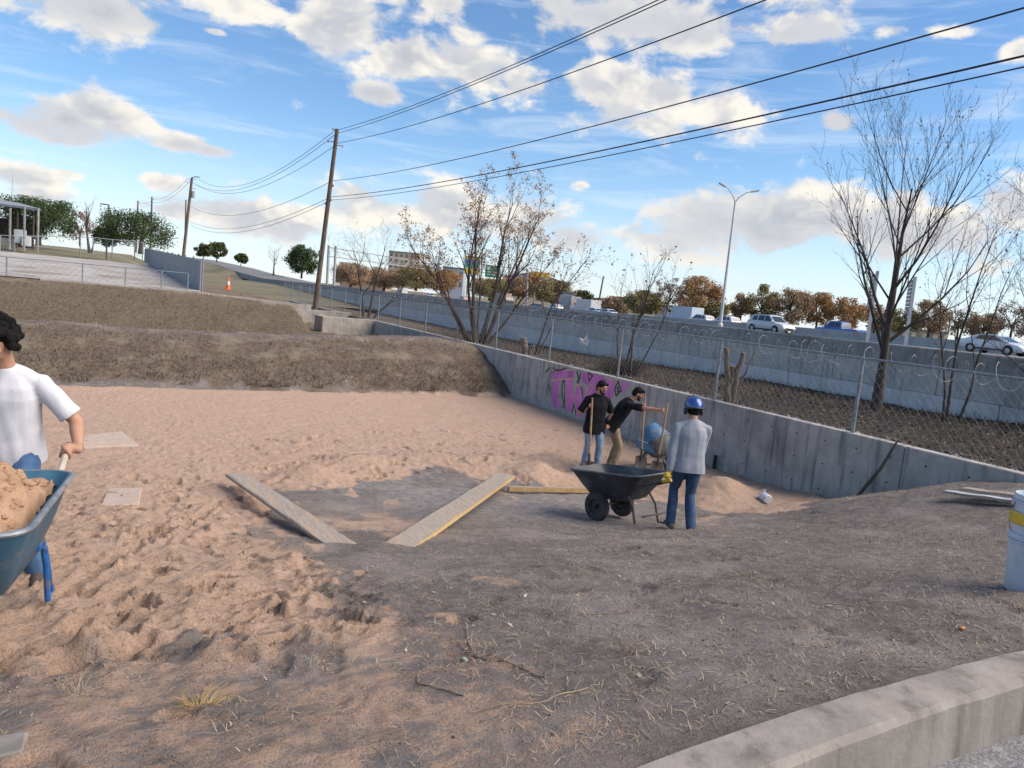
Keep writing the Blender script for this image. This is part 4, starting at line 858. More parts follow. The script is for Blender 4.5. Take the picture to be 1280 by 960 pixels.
# ------------------------------------------------------------------ poles and wires
M_POLE = pmat('weathered_pole_wood', (.17, .125, .095), (.10, .075, .06), scale=8, rough=.95, stretch=(1, 1, .12), bump=.3)
M_STEEL = pmat('pale_steel_pole', (.50, .51, .52), (.42, .43, .44), scale=3, rough=.5, metal=.3)
M_DKMET = pmat('dark_hardware', (.07, .07, .075), rough=.6)
M_PORC = pmat('insulator_porcelain', (.30, .27, .25), rough=.35)
M_CABLE = pmat('black_cable', (.022, .024, .030), rough=.7)
def pole(label, p0, p1, r0, r1, insul=(), mat=None, name='utility_pole', extra=None, group='utility poles'):
    p0, p1 = Vector(p0), Vector(p1); t = thing(name, label, 'utility pole' if name == 'utility_pole' else 'pole', p0, 0, group)
    d = p1-p0; MB().tube([(0, 0, -.6)] + [d*k/6 for k in range(7)], [r0*1.02]+[r0+(r1-r0)*k/6 for k in range(7)], 12).build('shaft', mat or M_POLE, t, smooth=True)
    for (f, off) in insul:
        q = d*f; m = MB().tube([q, q+Vector(off)*.8], .025, 6); m.build('bracket', M_DKMET, t)
        MB().lathe([(.02, -.08), (.06, -.06), (.045, -.02), (.065, 0), (.045, .03), (.05, .05), (0, .09)], q+Vector(off), 10).build('insulator', M_PORC, t, smooth=True)
    return t
pb, pt = atx(394, 384, -.3), atx(421.5, 161, -.2)
main = pole('tall leaning wooden utility pole beyond the berm, carrying the long wires', pb, pt, .17, .12, [(.985, (-.25, -.1, .1)), (.93, (-.42, .1, .0)), (.915, (.42, -.1, .0)), (.70, (.16, -.1, 0)), (.62, (.15, -.1, 0)), (.60, (-.13, .1, 0))])
MB().box((0, 0, 0), (.16, .12, .3), bev=.01).build('ground_box', M_DKMET, main, loc=(Vector(pt)-Vector(pb))*.32+Vector((-.16, -.1, 0)))
lb, lt = at(229, 322, 95), at(240, 222, 95)
lp = pole('wooden utility pole with transformer leaning beside the left hill road', lb, lt, .20, .15, [(.97, (.4, 0, .1)), (.93, (-.5, 0, .1)), (.87, (.45, 0, 0))])
MB().lathe([(.0, -.5), (.22, -.48), (.24, .3), (.16, .38), (0, .42)], (0, 0, 0), 14).build('transformer', pmat('transformer_grey', (.35, .36, .36), rough=.5), lp, smooth=True, loc=(Vector(lt)-Vector(lb))*.80+Vector((.35, -.1, 0)))
MB().tube([(0, 0, 0), (.5, -.2, .18), (.95, -.3, .12)], .05, 6).build('lamp_arm', M_DKMET, lp, loc=(Vector(lt)-Vector(lb))*1.0)
pole('thin far pole behind the left utility pole', at(231, 312, 120), at(232.5, 250, 120), .13, .1)
f1b, f1t = at(188, 312, 130), at(190, 246, 130); pole('distant wooden pole rising out of the live oak, right one', f1b, f1t, .17, .13, [(.95, (.4, 0, 0))])
f2b, f2t = at(170, 312, 145), at(172.5, 251, 145); pole('distant wooden pole rising out of the live oak, left one', f2b, f2t, .17, .13, [(.95, (.4, 0, 0))])
pole('leaning wooden pole beyond the freeway near the parked cars', at(747, 386, 190), at(754.5, 345, 190), .24, .18, [(.97, (-1.4, .3, 0)), (.97, (1.2, -.3, 0))])
pole('slender mast far left above the shed roof', at(14, 256, 100), at(16.5, 217, 100), .06, .03, name='mast', mat=M_STEEL, group=None)
yl = pole('tall yard lamp on a dark post among the left trees', at(133, 318, 88), at(136, 256, 88), .07, .06, name='yard_lamp', mat=M_DKMET, group=None)
MB().box((-.45, .1, 0), (.9, .3, .12)).build('lamp_head', M_DKMET, yl, loc=at(136, 256, 88)-at(133, 318, 88))
def wire(label, pts, r=.016):
    q = np.array(pts, float); n = 40
    d = np.concatenate([[0], np.cumsum(np.linalg.norm(np.diff(q, axis=0), axis=1))]); s = np.linspace(0, d[-1], n)
    P = np.stack([np.interp(s, d, q[:, k]) for k in range(3)], -1)
    V, F = tubes_np([(P, np.full(n, r))], 5); tag(fast_mesh('power_line', V, F, M_CABLE, smooth=True), label, 'power line', 'overhead wires')
def fitwire(label, pix, x, y0, y1, r):
    Y = np.array([atx(*p, x) for p in pix]); c = np.polyfit(Y[:, 1], Y[:, 2], 2); yy = np.linspace(y0, y1, 40)
    wire(label, [(x, y, np.polyval(c, y)) for y in yy], r); return np.polyval(c, y1)
ends = []
for k, (pix, x, r, lab) in enumerate([([(422, 162), (500, 139), (640, 79), (826, 0)], -.05, .014, 'topmost power line running from the pole top to the upper edge'), ([(424, 166), (530, 131), (640, 84), (830, 2)], .05, .014, 'second power line just under the topmost one'), ([(432, 177), (640, 116), (800, 62), (952, 0)], .25, .015, 'third power line leaving the upper frame right of centre'),
        ([(417, 226), (530, 207), (640, 183), (960, 104), (1280, 5)], .0, .014, 'middle power line crossing to the upper right corner'), ([(415, 246), (640, 210), (960, 147), (1280, 66)], .0, .017, 'thick lower cable crossing above the bare trees'), ([(414, 250), (640, 217), (960, 156), (1280, 81)], .0, .012, 'lowest thin cable just under the thick one')]):
    ends.append((x, fitwire(lab, pix, x, -36, 40, r)))
def sag(a, b, s, n=16): a, b = np.array(a, float), np.array(b, float); return [a+(b-a)*t+np.array([0, 0, -4*s*t*(1-t)]) for t in np.linspace(0, 1, n)]
LT = np.array(lt)
for k, (dz, sg, off) in enumerate([(.1, 2.2, .4), (-.25, 2.4, -.5), (-.8, 2.0, .45), (-3.6, 1.6, 0), (-5.5, 1.4, 0), (-5.9, 1.5, 0)]):
    wire(['topmost', 'second', 'third', 'fourth', 'fifth', 'lowest'][k]+' wire between the tall pole and the left hill pole', sag((ends[k][0], 40, ends[k][1]), LT+np.array([off, 0, dz]), sg), .016)
for k, dz in enumerate((-.1, -.7)):
    wire(['upper', 'lower'][k]+' wire from the left hill pole back to the right distant pole', sag(LT+np.array([-.4, 0, dz]), np.array(f1t)+np.array([.3, 0, dz-.2]), .8), .018)
    wire(['upper', 'lower'][k]+' wire between the two distant poles over the live oak', sag(np.array(f1t)+np.array([.3, 0, dz-.2]), np.array(f2t)+np.array([.3, 0, dz-.2]), .5), .02)

# twin-arm street light on the median
b0 = at(900.5, 404, 78); top = at(919, 253, 78); sl = thing('street_light', 'tall twin-armed street light standing on the freeway median', 'street light', b0); d = Vector(top-b0)
MB().tube([(0, 0, -1)] + [d*k/6 for k in range(7)], [.19]+[.18-.09*k/6 for k in range(7)], 10).build('shaft', M_STEEL, sl, smooth=True)
MB().lathe([(.3, -.6), (.3, -.1), (.2, 0)], (0, 0, 0), 10).build('base_plate', M_STEEL, sl)
for (px, py, cx, cy) in ((903, 231, 915, 238), (944, 239, 926, 242)):
    tip = Vector(at(px, py, 78)-b0); c = Vector(at(cx, cy, 78)-b0)
    arm = MB().tube([d, d*.35+c*.65+Vector((0, 0, -.1)), c*.6+tip*.4, tip], [.07, .06, .05, .045], 8).build('arm', M_STEEL, sl, smooth=True)
    MB().box((0, 0, 0), (.8, .3, .16), Vector((tip-c).normalized()).to_track_quat('X', 'Z').to_matrix(), bev=.03).build('lamp_head', pmat('lamp_grey', (.40, .41, .42), rough=.5), sl, loc=tip)

# steel road signs seen almost edge-on behind the barrier
for i, (a, b, lab, w_) in enumerate([((1083, 432), (1097, 339), 'left of two road signs seen edge-on behind the tall bare tree', .7), ((1131, 438), (1144, 346), 'right of two road signs seen edge-on behind the tall bare tree', .75)]):
    p0, p1 = at(*a, 27), at(*b, 27); t = thing('road_sign', lab, 'road sign', p0, 0, 'edge-on road signs'); d = Vector(p1-p0)
    MB().tube([(0, 0, -1.0), d], .075, 4).build('post', M_STEEL, t)
    vd = Vector((p0-CAM)); vd.z = 0; vd.normalize(); side = Vector((vd.y, -vd.x, 0)); along = (vd*.97-side*.16).normalized()
    for k in range(9):
        q = d*(.52+.052*k)-side*.06
        m = MB(); rot = Matrix((along, along.cross(Vector((0, 0, 1))), Vector((0, 0, 1)))).transposed()
        m.box(q+along*(w_*.5), (w_, .03, .118), rot).build('sign_panel', M_WIRE, t)

# sign gantry, freeway signs, billboards
gt_ = thing('sign_gantry', 'grey truss sign gantry spanning the freeway behind the bare tree', 'gantry', at(409, 352, 160))
B0 = Vector(at(409, 352, 160)); A = Vector(at(411, 309, 160))-B0; Bv = Vector(at(548, 331, 235))-B0
M_TRUSS = pmat('gantry_steel', (.33, .35, .37), (.26, .28, .30), scale=2, rough=.6)
MB().tube([(0, 0, -2), A+Vector((0, 0, .4))], .28, 8).build('post', M_TRUSS, gt_)
MB().tube([(0, 0, -2), A+Vector((0, 0, .4))], .28, 8).build('post', M_TRUSS, gt_, loc=(1.4, -.4, 0))
for dz in (0, -1.9):
    MB().tube([A+Vector((0, 0, dz)), Bv+Vector((0, 0, dz))], .13, 6).build('chord', M_TRUSS, gt_); 
m = MB(); N = 26
for k in range(N):
    a = A+(Bv-A)*k/N; b = A+(Bv-A)*(k+1)/N; z = Vector((0, 0, -1.9)); m.tube([a, b+z] if k % 2 else [a+z, b], .07, 4)
m.build('web_bars', M_TRUSS, gt_)
def flat_sign(name, label, cat, px0, py0, px1, py1, D, mat, posts=(), thick=.25, panels=()):
    """upright panel facing the viewer's side of the road between two pixel corners at distance D, with posts"""
    a = Vector(at(px0, py1, D)); b = Vector(at(px1, py1+(px1-px0)*.09, D)); c = Vector(at(px0, py0, D)); w_ = (b-a).length; h_ = (c-a).length
    t = thing(name, label, cat, a); ang = math.atan2(b.y-a.y, b.x-a.x); t.rotation_euler = (0, 0, ang)
    MB().box((w_/2, thick/2, h_/2), (w_, thick, h_), bev=.04).build('panel', mat, t)
    for i, (u0, u1, v0, v1, mm) in enumerate(panels): MB().box(((u0+u1)/2*w_, -.02, (v0+v1)/2*h_), ((u1-u0)*w_, .04, (v1-v0)*h_)).build('sign_face', mm, t)
    for (u, dn) in posts: MB().tube([(u*w_, thick+.15, h_), (u*w_, thick+.15, -dn)], .22, 8).build('post', M_TRUSS, t)
    return t
M_YS = pmat('yellow_sign', (.70, .48, .04), rough=.5); M_GS = pmat('green_sign', (.015, .22, .12), rough=.5); M_WS = pmat('white_sign', (.62, .62, .60), rough=.5)
M_RS = pmat('red_sign', (.42, .05, .04), rough=.5); M_OS = pmat('orange_poster', (.62, .26, .06), (.62, .42, .10), scale=.9, rough=.6, c3=(.50, .12, .06), s3=.6); M_BS = pmat('blue_sign', (.10, .25, .45), rough=.5); M_TS = pmat('teal_sign', (.05, .30, .25), rough=.5)
flat_sign('pylon_sign', 'stacked yellow and green pylon sign seen through the many-stemmed tree', 'sign', 579, 319, 599, 342, 260, M_WS, ((.3, 14), (.7, 14)), panels=((.04, .96, .82, .97, M_YS), (.04, .96, .60, .80, M_BS), (.04, .96, .36, .58, M_TS), (.04, .96, .05, .3, M_YS)))
gs = flat_sign('freeway_sign', 'green freeway direction sign right of the many-stemmed tree', 'sign', 606, 331, 624, 346, 200, M_GS, (), panels=((.12, .32, .62, .88, M_WS), (.15, .8, .40, .48, M_WS), (.15, .7, .18, .26, M_WS)))
g2 = thing('sign_gantry', 'second truss gantry behind the green freeway sign', 'gantry', at(659, 384, 205)); B0 = Vector(at(659, 384, 205)); A = Vector(at(659.5, 337, 205))-B0; Bv = Vector(at(600, 330, 207))-B0
MB().tube([(0, 0, -2), A], .26, 8).build('post', M_TRUSS, g2)
for dz in (0, -2.2): MB().tube([A+Vector((0, 0, dz)), Bv+Vector((0, 0, dz))], .12, 6).build('chord', M_TRUSS, g2)
m = MB(); N = 14
for k in range(N): a = A+(Bv-A)*k/N; b = A+(Bv-A)*(k+1)/N; z = Vector((0, 0, -2.2)); m.tube([a, b+z] if k % 2 else [a+z, b], .08, 4)
m.build('web_bars', M_TRUSS, g2)
flat_sign('billboard', 'orange and yellow billboard on a single post beyond the freeway', 'billboard', 662, 339, 686, 353, 240, M_OS, ((.3, 9),), panels=((.05, .95, .55, .9, M_YS), (.1, .6, .15, .45, M_RS), (.62, .92, .12, .5, M_WS)))
M_TXT = None

# ------------------------------------------------------------------ far buildings
M_BEIGE = pmat('beige_stucco', (.46, .38, .29), (.40, .33, .25), scale=.3, rough=.9); M_GREYB = pmat('grey_metal_siding', (.36, .40, .45), (.31, .35, .40), scale=.4, rough=.7); M_WIN = pmat('dark_window', (.15, .15, .15), rough=.3)
M_ROOF = pmat('dark_roof', (.16, .15, .15), rough=.9); M_BRICKF = pmat('tan_brick', (.34, .24, .17), (.29, .20, .14), scale=.6, rough=.9)
def building(name, label, px0, px1, py_top, py_base, D, mat, floors, cols, depth=18, roof='flat'):
    a = Vector(at(px0, py_base, D)); b = Vector(at(px1, py_base+(px1-px0)*.093, D)); h_ = (Vector(at(px0, py_top, D))-a).length; w_ = (b-a).length
    t = thing(name, label, 'building', a); t.rotation_euler = (0, 0, math.atan2(b.y-a.y, b.x-a.x))
    MB().box((w_/2, depth/2, h_/2-2), (w_, depth, h_+4)).build('wall', mat, t)
    if roof == 'flat': MB().box((w_/2, depth/2, h_+.2), (w_+.6, depth+.6, .5)).build('roof', M_ROOF, t)
    else: MB().prism([(-.5, h_), (w_+.5, h_), (w_/2, h_+w_*.12)], -.5, depth, lambda p, q: (p[0], q, p[1])).build('roof', M_ROOF, t)
    for f in range(floors):
        for c in range(cols):
            ww, hh = w_/cols*.5, h_/floors*.5; x = (c+.5)*w_/cols; z = (f+.5)*h_/floors
            o = MB().box((0, 0, 0), (ww, .12, hh)).build('window', M_WIN, t, loc=(x, -.03, z))
    return t
building('hotel', 'tall beige hotel block far behind the sign gantry', 484, 522, 314, 350, 420, M_BEIGE, 5, 6)
building('office_block', 'tan low building behind the autumn trees left of the gantry middle', 425, 482, 336, 352, 400, M_BRICKF, 2, 8)
building('office_block', 'dark roofed building left of the pylon sign', 552, 578, 334, 360, 330, M_GREYB, 2, 4)
building('store', 'long beige store with gabled front behind the green freeway sign', 626, 700, 345, 376, 330, M_BEIGE, 1, 7, roof='gable')
building('warehouse', 'pale blue-grey warehouse beyond the parked cars right of the leaning pole', 748, 775, 374, 388, 230, M_GREYB, 1, 2)
building('warehouse', 'grey warehouse at the left of the billboard trees', 703, 716, 366, 386, 200, M_GREYB, 1, 1)
building('shop', 'low beige shop between the far trees right of the street light', 1128, 1182, 412, 424, 170, M_BEIGE, 1, 4)
building('shop', 'low pale shop with red fascia beside the orange tree', 836, 854, 384, 400, 165, M_WS, 1, 2)
# open shed on the left hill
sp = at(-40, 300, 84); sh = thing('open_shed', 'open-sided shed with flat metal roof at the far left edge', 'shed', sp)
O = Vector(sp); pxl = lambda px, py, D: Vector(at(px, py, D))-O
M_SROOF = pmat('galvanised_roof', (.26, .27, .29), (.20, .21, .23), scale=1, rough=.6); M_SDARK = pmat('shed_boards', (.06, .048, .04), (.04, .032, .028), scale=2); M_SPOST = pmat('shed_post_steel', (.30, .30, .30), (.22, .21, .20), scale=2, rough=.7)
q = [pxl(-60, 246, 84), pxl(51, 261, 84), pxl(18, 252, 98), pxl(-70, 240, 98)]
m = MB(); m.raw(q+[p-Vector((0, 0, .25)) for p in q], [(0, 1, 2, 3), (7, 6, 5, 4), (0, 4, 5, 1), (1, 5, 6, 2), (2, 6, 7, 3), (3, 7, 4, 0)]); m.build('roof', M_SROOF, sh)
for (px, y0, y1, D) in ((13, 263, 308, 84), (31, 261, 310, 84), (48, 263, 312, 84), (22, 268, 306, 95), (42, 272, 308, 95)):
    MB().tube([pxl(px-1, y1+4, D), pxl(px, y0-3, D)], .13, 6).build('post', M_SPOST if D < 90 else M_SDARK, sh)
a, b = pxl(-50, 300, 97), pxl(40, 306, 97); m = MB(); hh = Vector((0, 0, 3.2)); m.raw([a-hh*.4, b-hh*.4, b+hh, a+hh], [(0, 1, 2, 3)]); m.v += [(v[0]+.1, v[1]+.2, v[2]) for v in m.v]; m.f += [(7, 6, 5, 4), (0, 4, 5, 1), (1, 5, 6, 2), (2, 6, 7, 3), (3, 7, 4, 0)]; m.build('back_wall', M_SDARK, sh)
for i, (px, py, w_, h_, c) in enumerate([(25, 296, 1.2, 1.6, (.5, .56, .6)), (33, 300, .9, 1.2, (.6, .62, .63)), (8, 300, 1.3, 1.0, (.40, .36, .3))]):
    p = at(px, py+8, 90); tag(MB().box((0, 0, h_/2), (w_, 1, h_), bev=.05).build('storage_tank', pmat('tank_paint', c, rough=.6), loc=p), ['pale blue tank under the open shed', 'white tank at the right of the shed bay', 'tan crate at the left end of the shed'][i], 'tank')
# yard fence and low fence along the concrete lot
def wire_fence(label, pts, h_, pr, infill, name='yard_fence', rails=(1.0,), step=.25):
    t = thing(name, label, 'fence', pts[0]); O = Vector(pts[0]); P = [Vector(p)-O for p in pts]
    for p in P: MB().tube([p+Vector((0, 0, -.3)), p+Vector((0, 0, h_))], pr, 8).build('post', M_GALV, t)
    for f in rails: MB().tube([p+Vector((0, 0, h_*f-.02)) for p in P], pr*.7, 6).build('rail', M_GALV, t)
    if infill:
        paths = []
        for a, b in zip(P[:-1], P[1:]):
            n = int((b-a).length/step)
            for k in range(n):
                for s in (-1, 1):
                    f0 = k/n; f1 = min(1, max(0, f0+s*h_/(b-a).length)); p0 = a+(b-a)*f0; p1 = a+(b-a)*f1+Vector((0, 0, h_*min(1, abs(f1-f0)*(b-a).length/h_))); paths.append((np.array([p0, p1]), np.array([infill, infill])))
        V, F = tubes_np(paths, 3); fast_mesh('wire_mesh', V, F, M_WIRE, t)['kind'] = 'stuff'
    return t
padp = lambda px, py: at(px, py, 1)*0+CAM+ray(px, py)*((2.08-3.0)/ray(px, py)[2])
wire_fence('low chain-link fence along the front edge of the concrete lot', [(x, 27.95, 2.07) for x in (-18.2, -15.4, -12.75, -11.15, -9.75, -8.7)], .80, .028, .0035, 'low_fence', rails=(1.0,))
yp = [at(0, 318, 60), at(18, 318, 62), at(100, 318, 66), at(116, 318, 68), at(140, 320, 70), at(168, 321, 73), at(178, 322, 76)]
wire_fence('tan chain-link yard fence below the shed', yp, 1.55, .05, .007, rails=(1.0,), step=.4)
# corrugated board fence running back along the lot
M_BOARD = pmat('weathered_grey_boards', (.34, .35, .36), (.25, .255, .26), scale=3, rough=.8, stretch=(1, 1, .2), c3=(.17, .155, .14), s3=1.2)
bf = thing('board_fence', 'tall weathered grey board fence at the right edge of the concrete lot', 'fence', (-8.1, 28.8, 2.05))
bf.rotation_euler = (0, 0, R(2.8)); bd = None; rg = random.Random(4)
for k in range(48):
    y = 28.9+k*1.0; z = padz(-8.6, y)
    if bd is None: bd = MB().prism([(-.03, 0), (.0, .12), (-.02, .25), (.0, .38), (-.02, .5), (.0, .62), (-.02, .75), (.0, .88), (-.03, .99), (.02, .99), (.02, 0)], 0, 1.42, lambda p, t: (p[0], p[1], t)).build('board', M_BOARD, bf); o = bd
    else: o = bd.copy(); COL.objects.link(o)
    o.location = (rg.uniform(-.012, .012), y-28.8, z-2.05+.02+rg.uniform(-.03, .03))
for k in range(0, 49, 4): MB().tube([(.06, k*1.0+.1, -.2), (.06, k*1.0+.1, padz(-8.6, 28.9+k)-2.05+1.5)], .04, 6).build('post', M_GALV, bf)
# kerb strip at the lot edge towards the pole, traffic cone
lk = thing('lot_kerb', 'pale concrete kerb running from the board fence down to the culvert headwall', 'kerb', (-8.1, 27.6, 1.9))
for k, (xa, xb) in enumerate(((-14.2, -11.2), (-11.2, -8.15), (-8.15, -5.7), (-5.7, -3.35))):
    za, zb = (2.10-.042*max(0, x+8.5) for x in (xa, xb)); m = MB(); m.raw([(xa+.005, 27.42, za-.3), (xb-.005, 27.42, zb-.3), (xb-.005, 27.62, zb-.3), (xa+.005, 27.62, za-.3), (xa+.005, 27.42, za), (xb-.005, 27.42, zb), (xb-.005, 27.62, zb), (xa+.005, 27.62, za)], [(3, 2, 1, 0), (4, 5, 6, 7), (0, 1, 5, 4), (1, 2, 6, 5), (2, 3, 7, 6), (3, 0, 4, 7)]); local(m.build('kerb_stone', M_HEAD, lk), lk)

cp = at(285, 361, 42); cp[2] = gz(cp[0], cp[1]) if cp[1] < 60 else cp[2]
cone = thing('traffic_cone', 'orange traffic cone with white band on the grass by the board fence', 'traffic cone', at(285, 362, 42))
MB().box((0, 0, .02), (.36, .36, .04), bev=.01).build('base', pmat('cone_orange', (.75, .13, .03), rough=.5), cone)
MB().lathe([(.14, .04), (.03, .72), (.0, .72)], (0, 0, 0), 16).build('body', pmat('cone_orange_body', (.75, .13, .03), rough=.5), cone, smooth=True)
MB().lathe([(.104, .28), (.070, .48)], (.0, 0, 0), 16).build('band', M_WS, cone, smooth=True)

# ------------------------------------------------------------------ vehicles
M_GLASS = pmat('car_glass', (.02, .025, .03), rough=.08, spec=.8); M_TYRE = pmat('tyre_rubber', (.018, .018, .02), rough=.85); M_RIM = pmat('alloy_rim', (.45, .46, .47), rough=.35, metal=.7)
M_TRIM = pmat('black_trim', (.02, .02, .022), rough=.6); M_HEADL = pmat('headlight_glass', (.72, .74, .76), rough=.1); M_TAILL = pmat('tail_light_red', (.40, .02, .02), rough=.2)
def paint(c): return pmat('car_paint', c, tuple(k*.94 for k in c), scale=.8, rough=.25, coat=.6)
def car(label, loc, rz, prof, mat, W=.9, L=4.5, wheel_r=.34, axles=(-1.35, 1.38), cabin=None, windows=(), group='vehicles on the freeway', name='car', cat='car'):
    """prof: (x, z_bottom, z_shoulder, half width factor) stations of the lower body; cabin: 4 (x, z) side points"""
    t = thing(name, label, cat, loc, rz, group)
    ring = lambda x, zb, zs, w: [(x, -w*.86, zb), (x, -w, zb+.16), (x, -w*1.0, zs-.24), (x, -w*.95, zs-.06), (x, -w*.80, zs), (x, w*.80, zs), (x, w*.95, zs-.06), (x, w*1.0, zs-.24), (x, w, zb+.16), (x, w*.86, zb)]
    m = MB(); n = 10
    for (x, zb, zs, wf) in prof: m.v += ring(x, zb, zs, W*wf)
    m.f += [(i*n+k, i*n+(k+1) % n, (i+1)*n+(k+1) % n, (i+1)*n+k) for i in range(len(prof)-1) for k in range(n)] + [tuple(range(n)), tuple((len(prof)-1)*n+k for k in range(n-1, -1, -1))]
    body = m.build('body', mat, t, smooth=True)
    if cabin:
        zb_ = cabin[0][1]; zt_ = max(p[1] for p in cabin); yw = lambda z: W*(.90-.20*(z-zb_)/(zt_-zb_))
        m = MB(); k = len(cabin); m.v += [(x, -yw(z), z) for x, z in cabin]+[(x, yw(z), z) for x, z in cabin]
        m.f += [tuple(range(k)), tuple(range(2*k-1, k-1, -1))]+[(i, k+i, k+(i+1) % k, (i+1) % k) for i in range(k)]
        m.build('roof', mat, t)
        for P in windows:
            for s in (-1, 1): MB().raw([(x, s*(yw(z)+.006), z) for x, z in P]+[(x, s*(yw(z)-.01), z) for x, z in P], [tuple(range(len(P))), tuple(range(2*len(P)-1, len(P)-1, -1))]+[(i, (i+1) % len(P), len(P)+(i+1) % len(P), len(P)+i) for i in range(len(P))]).build('window', M_GLASS, t)
        for (i, j, nm) in ((0, 1, 'rear_window'), (k-2, k-1, 'windscreen')):
            (xa, za), (xb, zb2) = cabin[i], cabin[j]; dx, dz = xb-xa, zb2-za; l = math.hypot(dx, dz); nx_, nz_ = (-dz/l*.008, dx/l*.008)
            q = [(xa+dx*f+nx_, s*(yw(za+dz*f)-.07), za+dz*f+nz_) for f, s in ((.1, -1), (.92, -1), (.92, 1), (.1, 1))]; MB().raw(q, [(0, 1, 2, 3)]).build(nm, M_GLASS, t)
    for ax in axles:
        for s in (-1, 1):
            arch = MB().lathe([(wheel_r*1.18, 0), (wheel_r*1.18, .012), (0, .012)], (0, 0, 0), 20, axis='y').build('wheel_arch', M_TRIM, t, loc=(ax, s*(W+.0)-.006, wheel_r+.02))
            wh = MB().lathe([(wheel_r*.60, -.1), (wheel_r*.95, -.1), (wheel_r, -.06), (wheel_r, .06), (wheel_r*.95, .1), (wheel_r*.62, .1)], (0, 0, 0), 24, axis='y').build('wheel', M_TYRE, t, smooth=True, loc=(ax, s*(W-.06), wheel_r))
            rim = MB()
            rim.lathe([(wheel_r*.64, 0), (wheel_r*.60, .02*s), (wheel_r*.56, -.01*s), (wheel_r*.15, .0), (0, .015*s)], (0, .085*s, 0), 20, axis='y')
            for q in range(5): a = q*1.2566; rim.box((math.cos(a)*wheel_r*.33, .095*s, math.sin(a)*wheel_r*.33), (wheel_r*.5, .02, .05), Matrix.Rotation(-a, 3, 'Y'))
            rim.build('rim', M_RIM, wh, smooth=False)
    xf, xr = prof[-1][0], prof[0][0]; zf_ = prof[-1][2]-.14; zr = prof[0][2]-.1
    for s in (-1, 1):
        MB().box((0, 0, 0), (.22, .36, .14), bev=.03).build('headlight', M_HEADL, t, loc=(xf-.08, s*W*.66, zf_))
        MB().box((0, 0, 0), (.16, .24, .2), bev=.03).build('tail_light', M_TAILL, t, loc=(xr+.06, s*W*.76, zr))
        if cabin: MB().box((0, 0, 0), (.12, .2, .13), bev=.03).build('mirror', mat, t, loc=(cabin[-1][0]-.15, s*(W+.06), cabin[-1][1]+.08))
    MB().box((0, 0, 0), (.06, W*1.2, .2)).build('grille', M_TRIM, t, loc=(xf+.0, 0, zf_-.14))
    MB().box((0, 0, 0), (.04, .34, .12)).build('licence_plate', M_WS, t, loc=(xf+.03, 0, zf_-.28))
    MB().box((0, 0, 0), (L*.55, W*2.02, .1)).build('sill', M_TRIM, t, loc=(0, 0, prof[1][1]+.03))
    return t
SUVP = [(-2.2, .42, .90, .90), (-2.12, .30, 1.02, .97), (-1.2, .24, 1.05, 1), (.6, .24, 1.03, 1), (1.3, .26, 1.0, .99), (1.9, .28, .93, .96), (2.15, .34, .84, .90), (2.24, .42, .70, .82)]
SUVC = [(-2.05, 1.0), (-1.72, 1.52), (-1.2, 1.63), (.1, 1.65), (.45, 1.60), (1.2, 1.0)]
SUVW = [[(-1.62, 1.1), (-1.45, 1.47), (-1.05, 1.53), (-.95, 1.08)], [(-.88, 1.08), (-.86, 1.54), (-.15, 1.56), (-.12, 1.07)], [(-.05, 1.07), (-.07, 1.56), (.3, 1.54), (.88, 1.06)]]
SEDP = [(-2.35, .46, .92, .86), (-2.25, .32, 1.0, .95), (-1.5, .22, 1.02, 1), (.6, .20, .96, 1), (1.4, .22, .92, .99), (2.0, .24, .80, .95), (2.28, .30, .68, .88), (2.36, .4, .58, .8)]
SEDC = [(-1.95, .97), (-1.1, 1.38), (-.5, 1.46), (.2, 1.44), (.45, 1.38), (1.35, .93)]
SEDW = [[(-1.25, 1.03), (-.92, 1.33), (-.42, 1.38), (-.40, 1.01)], [(-.32, 1.01), (-.34, 1.38), (.2, 1.36), (.88, .98)]]
WHITE = paint((.62, .64, .66)); SILV = paint((.52, .54, .57)); BLUE = paint((.03, .10, .36)); BLK = paint((.03, .03, .035)); RED = paint((.35, .04, .03))
def road_at(px, py, D): P = at(px, py, D); return (P[0], P[1], fz(P[1])+.01)
P = at(962, 416, 68); car('silver-white sport utility vehicle driving right past the street light', (P[0], P[1], fz(P[1])), R(-90), SUVP, SILV, cabin=SUVC, windows=SUVW)
P = at(1243, 443, 56); car('white four-door sedan leaving the picture at the right', (P[0], P[1], fz(P[1])), R(-90), SEDP, WHITE, cabin=SEDC, windows=SEDW, wheel_r=.33, L=4.7)
PKP = [(-2.8, .55, 1.05, .95), (-2.7, .45, 1.12, 1), (-.6, .40, 1.14, 1), (1.2, .40, 1.14, 1), (2.3, .42, 1.08, .98), (2.7, .5, .95, .92)]
PKC = [(-.75, 1.1), (-.65, 1.75), (-.3, 1.86), (.7, 1.86), (.95, 1.80), (1.55, 1.12)]; PKW = [[(-.55, 1.2), (-.48, 1.72), (.12, 1.76), (.14, 1.2)], [(.22, 1.2), (.22, 1.76), (.75, 1.72), (1.2, 1.18)]]
def behind_median(px, off=6.5):           # a spot on the far carriageway on the sight line of that column
    y = 60.
    for _ in range(8): x = 52+max(0, y-60)*.10+off; y = float(atx(px, 400, x)[1])
    return x, y
